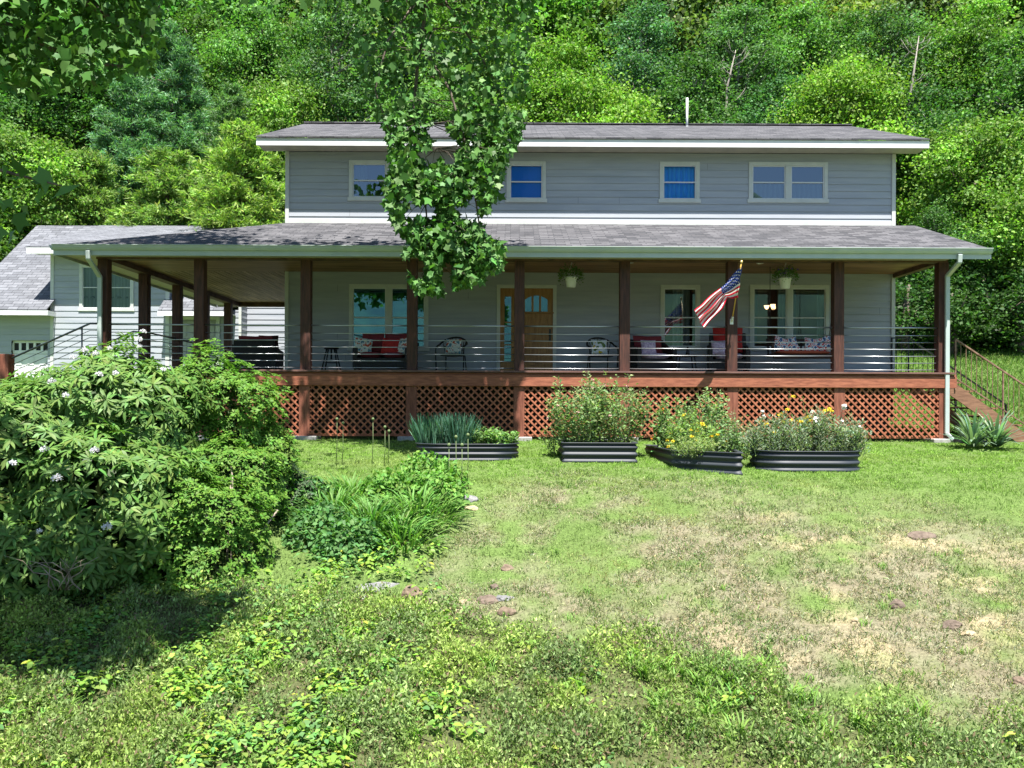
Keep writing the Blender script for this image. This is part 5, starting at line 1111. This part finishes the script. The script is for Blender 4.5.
def wicker(name, label, cat, x, w, D=20.4, rz=0, seat=M_MAROON, back=M_MAROON, backh=.80, nseat=1, armh=.60, slope=False):
    r = empty(name, (x, D, ZD), label, cat, None, R(rz)); d = .72; t = .11
    b = MB(); b.box(-w/2+.03, w/2-.03, -d/2+.02, d/2-.02, .10, .33); b.build('seat_frame', M_BLK, r, bevel=.02)
    b = MB(); b.add([(-w/2+.02,.20,.28),(w/2-.02,.20,.28),(w/2-.02,.36,.28),(-w/2+.02,.36,.28),(-w/2+.05,.30,backh),(w/2-.05,.30,backh),(w/2-.05,.40,backh-.02),(-w/2+.05,.40,backh-.02)], [(0,3,2,1),(4,5,6,7),(0,1,5,4),(1,2,6,5),(2,3,7,6),(3,0,4,7)]); b.build('backrest', M_BLK, r, bevel=.025)
    for s in (-1, 1):
        a = MB(); xo, xi = s*w/2, s*(w/2-t); x0_, x1_ = min(xo, xi), max(xo, xi); prof = [(-d/2,.08),(d/2,.08),(d/2,backh-.04 if slope else armh+.10),(.05,armh+.03 if slope else armh),(-d/2,armh-.04)]
        v = [(x0_, y, z) for y, z in prof]+[(x1_, y, z) for y, z in prof]; n = 5; a.add(v, [tuple(range(n)), tuple(range(2*n-1, n-1, -1))]+[(i, n+i, n+(i+1) % n, (i+1) % n) for i in range(n)]); a.build('armrest', M_BLK, r, bevel=.02)
        for yy in (-.30, .30): l = MB(); l.box(s*(w/2-.05)-.025, s*(w/2-.05)+.025, yy-.025, yy+.025, 0, .12); l.build('leg', M_BLKM, r)
    cw = (w-2*t-.02)/nseat
    for k in range(nseat):
        cx_ = -w/2+t+.01+cw*(k+.5); c = MB(); c.pillow((cx_, -.06, .40), cw-.01, .58, .15, rotm(90)); c.build('seat_cushion', seat if not isinstance(seat, list) else seat[k], r, smooth=True)
        c = MB(); c.pillow((cx_, .20, .66*backh/.80), cw-.01, backh-.36, .16, rotm(-12)); c.build('back_cushion', back if not isinstance(back, list) else back[k], r, smooth=True)
    return r
def pillow(x, y, z, s, m, label, rx=-15, ry=0, rz=0, t=.13):
    p = MB(); p.pillow((0,0,0), s, s, t, rotm(rx, ry, rz)); o = p.build('pillow', m, None, smooth=True); o.location = (x, y, z); return tag(o, label, 'pillow')
wicker('loveseat', 'black wicker loveseat with maroon cushions under the left double window', 'sofa', fx(383), 1.30, nseat=2, backh=.84)
pillow(fx(364), 20.25, ZD+.60, .42, M_FLORAL2, 'white pillow with small print at the left end of the loveseat', -18, 8, 18)
pillow(fx(402), 20.25, ZD+.60, .42, M_FLORAL2, 'white printed pillow at the right end of the loveseat', -18, -8, -18)
pillow(fx(391), 20.22, ZD+.60, .40, M_RED, 'plain red pillow next to the right pillow of the loveseat', -16, 5, -6)
wicker('wicker_armchair', 'black wicker armchair with maroon back and lilac pillow by the single window', 'chair', fx(651), .98, rz=14, seat=M_LILAC, back=M_MAROON, backh=.82, slope=True)
pillow(fx(647), 20.2, ZD+.60, .36, M_LILAC, 'lilac patterned pillow on the wicker armchair by the single window', -16, 0, 10)
wicker('wicker_armchair', 'high backed black wicker armchair half hidden by the flag post', 'chair', fx(728), .94, rz=-10, seat=M_LILAC, back=M_RED, backh=.98, slope=False)
pillow(fx(716), 20.15, ZD+.60, .34, M_LILAC, 'lilac pillow on the high backed armchair behind the flag post', -14, 0, -8)
r = empty('side_table', (fx(686), 20.45, ZD), 'small dark side table between the two wicker armchairs', 'table')
m = MB(); m.lathe((0,0,.40), [(0,0),(.27,0),(.28,.015),(.27,.035),(0,.035)], 20); m.build('tabletop', M_BLK, r)
legs4(r, None, [(-.17,-.17,-.04,-.04),(.17,-.17,.04,-.04),(-.17,.17,-.04,.04),(.17,.17,.04,.04)]); m = MB(); m.lathe((0,0,.12), [(0,0),(.20,0),(.20,.02),(0,.02)], 16); m.build('shelf', M_BLK, r)
m = MB(); m.lathe((0,0,0), [(0,0),(.045,0),(.05,.05),(.03,.12),(.022,.19),(.028,.20),(0,.20)], 14); o = m.build('vase', M_BLKM, None, smooth=True); o.location = (fx(688), 20.45, ZD+.435); tag(o, 'small dark vase on the side table', 'vase')
r = empty('bar_stool', (fx(332), 20.3, ZD), 'black stool with round seat and splayed legs left of the loveseat', 'stool')
m = MB(); m.lathe((0,0,.53), [(0,0),(.16,0),(.175,.02),(.165,.045),(0,.05)], 20); m.build('seat', M_BLKM, r, smooth=True)
legs4(r, None, [(-.09,-.09,-.10,-.10),(.09,-.09,.10,-.10),(-.09,.09,-.10,.10),(.09,.09,.10,.10)], .017, .53)
m = MB(); m.tube([(.16*math.cos(i*.5236), .16*math.sin(i*.5236), .22) for i in range(13)], .009, 6); m.tube([(0,0,.3),(0,0,.53)], .02, 8); m.build('foot_ring', M_BLKM, r, smooth=True)
wicker('wicker_sofa', 'black wicker sofa seen from behind beyond the left house corner', 'sofa', fx(258, 21.6), 1.08, 21.6, 180, backh=.83, armh=.60)
m = MB(); m.pillow((0,0,0), .5, .34, .14, rotm(8)); o = m.build('cushion', nmat('dark_brown_fabric', (.05,.02,.02), (.08,.03,.03), (1,1,1), 20, rough=.9), None, smooth=True); o.location = (fx(268, 21.9), 21.95, ZD+.80); tag(o, 'dark maroon cushion showing over the back of the left sofa', 'cushion')
# porch swing
SX, SY, SZ = fx(801, 20.1), 20.1, fz(355, 20.1); r = empty('porch_swing', (SX, SY, SZ), 'dark wooden porch swing with an orange red seat hung before the right window', 'swing'); M_SWG = nmat('dark_swing_wood', (.03,.016,.012), (.06,.03,.022), (1,8,8), 3, rough=.6)
w_ = 1.42; m = MB(); m.box(-w_/2, w_/2, -.26, .26, -.02, .03); m.box(-w_/2, w_/2, -.28, -.24, -.07, .04); m.build('seat_frame', M_SWG, r, bevel=.005)
m = MB(); m.box(-w_/2, w_/2, .26, .30, .0, .06); m.box(-w_/2, w_/2, .31, .35, .36, .42)
for k in range(15): xx = -w_/2+.04+k*(w_-.08)/14; m.bar((xx, .28, .03), (xx, .33, .38), .04, .015)
m.build('backrest', M_SWG, r)
for s in (-1, 1):
    m = MB(); m.box(s*w_/2-.03, s*w_/2+.03, -.26, .30, .24, .27); m.box(s*w_/2-.02, s*w_/2+.02, -.24, -.20, .0, .24); m.build('armrest', M_SWG, r)
    m = MB(); hz = 3.12-SZ; m.tube([(s*w_/2, -.2, .25), (s*w_/2, .03, 1.0)], .008, 5); m.tube([(s*w_/2, .27, .25), (s*w_/2, .03, 1.0)], .008, 5); m.tube([(s*w_/2, .03, 1.0), (s*w_/2, .03, hz)], .008, 5); m.build('chain', M_BLKM, r)
m = MB(); m.pillow((0,-.01,.075), w_-.08, .50, .10, rotm(90)); m.build('seat_cushion', M_ORANGE, r, smooth=True)
for q, dz, ang, lb in ((781,.27,20,'red white and blue print pillow at the left end of the swing'), (790,.25,-14,'red and blue print pillow second from the left on the swing'), (812,.25,10,'busy blue and red pillow third from the left on the swing'), (824,.28,-15,'pale blue print pillow at the right end of the swing')):
    pillow(fx(q, 20.1), 20.12, SZ+dz, .36, M_FLORAL, lb, -20, ang, ang*.4)
# hanging baskets
def basket(px, ptop, ppot, pbot, D, label, fl, seed, wd=21):
    zt = 3.11; zp = fz(ppot, D); zb = fz(pbot, D); x = fx(px, D); r = empty('hanging_basket', (x, D, zb), label, 'hanging basket'); h = zp-zb; R1 = wd/2/F*D
    m = MB(); m.lathe((0,0,0), [(0,0),(R1*.72,0),(R1*.95,h*.88),(R1*1.04,h*.88),(R1*1.04,h),(R1*.92,h),(R1*.85,h*.8),(0,h*.8)], 20); m.build('pot', M_WHITE, r, smooth=True)
    m = MB(); hh = zt-zb; ap = hh-.10
    for k in range(3): a = k*2.094+.5; m.tube([(R1*math.cos(a), R1*math.sin(a), h), (0,0,ap)], .004, 5)
    m.tube([(0,0,ap),(.0,0,ap+.03),(.02,0,ap+.06),(0,0,hh)], .006, 6); m.build('hanger', M_WHITE, r, smooth=True)
    rng = np.random.default_rng(seed); k = 700; a = rng.uniform(0, 6.28, k); q = np.sqrt(rng.random(k))*R1*2.0; p = np.stack([q*np.cos(a), q*np.sin(a)*.9, h+.10+rng.normal(0,.06,k)+.05*(1-q/R1/2)-np.clip(q/R1-1, 0, 1)*rng.random(k)*.16], 1)
    V, Fs, C = scatter(L_RH, F_Q, p, np.stack([np.cos(a), np.sin(a), .3+0*a], 1)+rnd(k, rng)*.5, rnd(k, rng)+np.array([0,-.3,.7]), rng.uniform(.03,.06,k), colvar((.08,.16,.04), k, rng, .2)); npmesh('foliage', V, Fs, M_LEAF, C, r)
    if fl:
        bl = blossom_mesh('purple_blossom', .018, 12, (.13,.06,.42), 71, .026)
        for j in range(14): a = rng.uniform(0, 6.28); q = rng.uniform(.3,2.3)*R1; o = link('blossom', bl, r); o.location = (q*math.cos(a), q*math.sin(a)*.8-.03, h+.12+rng.uniform(-.02,.12))
basket(570.5, 262, 277, 287, 19.4, 'white hanging basket with trailing greens to the right of the door', False, 5, 12.5)
basket(784.5, 262, 277, 287.5, 19.4, 'white hanging basket with purple flowers above the porch swing', True, 6, 12.5)
# ---------------------------------------------------------------- flag
fo = P(732, 321, 18.75); r = empty('flag', tuple(fo), 'stars and stripes flag on a yellow pole slanting out from a porch post', 'flag')
M_POLE = nmat('yellow_pole', (.50,.30,.06), (.62,.40,.10), (1,1,1), 3, rough=.4); top = P(741.5, 262, 18.05); d_ = (top-fo)
m = MB(); m.tube([fo, top], .013, 10); m.build('pole', M_POLE, r, tuple(fo), smooth=True)
m = MB(); m.lathe(tuple(top), [(0,-.03),(.02,-.025),(.032,0),(.02,.03),(0,.036)], 14); m.build('finial', mat('gold_ball', (.75,.55,.22), .3, .6), r, tuple(fo), smooth=True)
m = MB(); m.box(fo.x-.035, fo.x+.035, 18.77, 18.80, fo.z-.07, fo.z+.05); m.tube([fo-d_.normalized()*.03+Vector((0,.02,0)), fo+d_.normalized()*.10], .022, 10); m.build('bracket', M_WHITE, r, tuple(fo))
tp = [(742,266),(724,284),(705,300),(694.5,310.5)]; bt = [(738,298),(727,298),(721,309),(704,329)]; dt = [18.09,18.02,17.96,17.93]; db = [18.44,18.30,18.16,18.08]
def pl3(pts, ds, u):
    q = u*3; i = min(2, int(q)); f_ = q-i; a = P(*pts[i], ds[i]); b = P(*pts[i+1], ds[i+1]); return a.lerp(b, f_)
def cloth(name, c):
    m = mat(name, c, .8, 0, .1); t = m.node_tree; tr = t.nodes.new('ShaderNodeBsdfTranslucent'); tr.inputs[0].default_value = (*c, 1); ms = t.nodes.new('ShaderNodeMixShader'); ms.inputs[0].default_value = .45
    t.links.new(t.nodes['Principled BSDF'].outputs[0], ms.inputs[1]); t.links.new(tr.outputs[0], ms.inputs[2]); t.links.new(ms.outputs[0], t.nodes['Material Output'].inputs[0]); return m
NU, NV = 120, 78; fm = MB(); vs = []
for j in range(NV+1):
    for i in range(NU+1):
        u, v = i/NU, j/NV; p = pl3(tp, dt, u).lerp(pl3(bt, db, u), v); amp = .038*min(1, u*3+.15)
        p = p+Vector((.012*math.sin(v*13+u*3), amp*math.sin(v*15.7+u*2.2+.6)+.02*math.sin(u*9), .012*math.sin(u*14+v*2))); vs.append(p)
fs = []; mi = []
stars = []
for rr in range(9):
    for cc_ in range(6 if rr % 2 == 0 else 5): stars.append(((cc_+(.5 if rr % 2 == 0 else 1.0))/6*.4, (rr+.7)/9.6*7/13))
for j in range(NV):
    for i in range(NU):
        u, v = (i+.5)/NU, (j+.5)/NV; fs.append((j*(NU+1)+i, j*(NU+1)+i+1, (j+1)*(NU+1)+i+1, (j+1)*(NU+1)+i))
        if u < .4 and v < 7/13:
            st_ = min(((u-a)*1.9)**2+(v-b)**2 for a, b in stars) < .0165**2; mi.append(1 if st_ else 2)
        else: mi.append((int(v*13)) % 2)
fm.v = [tuple(p) for p in vs]; fm.f = fs; fm.mi = mi
fl = fm.build('flag_cloth', [cloth('flag_red', (.70,.02,.05)), cloth('flag_white', (.80,.78,.78)), cloth('flag_blue', (.025,.05,.22))], r, tuple(fo), smooth=True)
# chandelier inside the right double window
c = P(776, 309, 23.6); r = empty('chandelier', tuple(c), 'lit chandelier with amber shades seen through the right double window', 'lamp'); M_LIT = mat('amber_shade', (.8,.55,.3), .5); b = M_LIT.node_tree.nodes['Principled BSDF']; b.inputs['Emission Color'].default_value = (1,.6,.28,1); b.inputs['Emission Strength'].default_value = 2.2
m = MB(); m.tube([(0,0,.0),(0,0,3.5-c.z)], .012, 6)
for k in range(5): a = k*1.2566+.3; m.tube([(0,0,0),(.2*math.cos(a), .2*math.sin(a), -.06),(.24*math.cos(a), .24*math.sin(a), .0)], .01, 6)
m.build('arms', M_BLKM, r)
for k in range(5): a = k*1.2566+.3; m = MB(); m.lathe((.24*math.cos(a), .24*math.sin(a), 0), [(.02,.0),(.05,.03),(.07,.09),(.075,.1)], 12); m.build('lamp_shade', M_LIT, r, smooth=True)
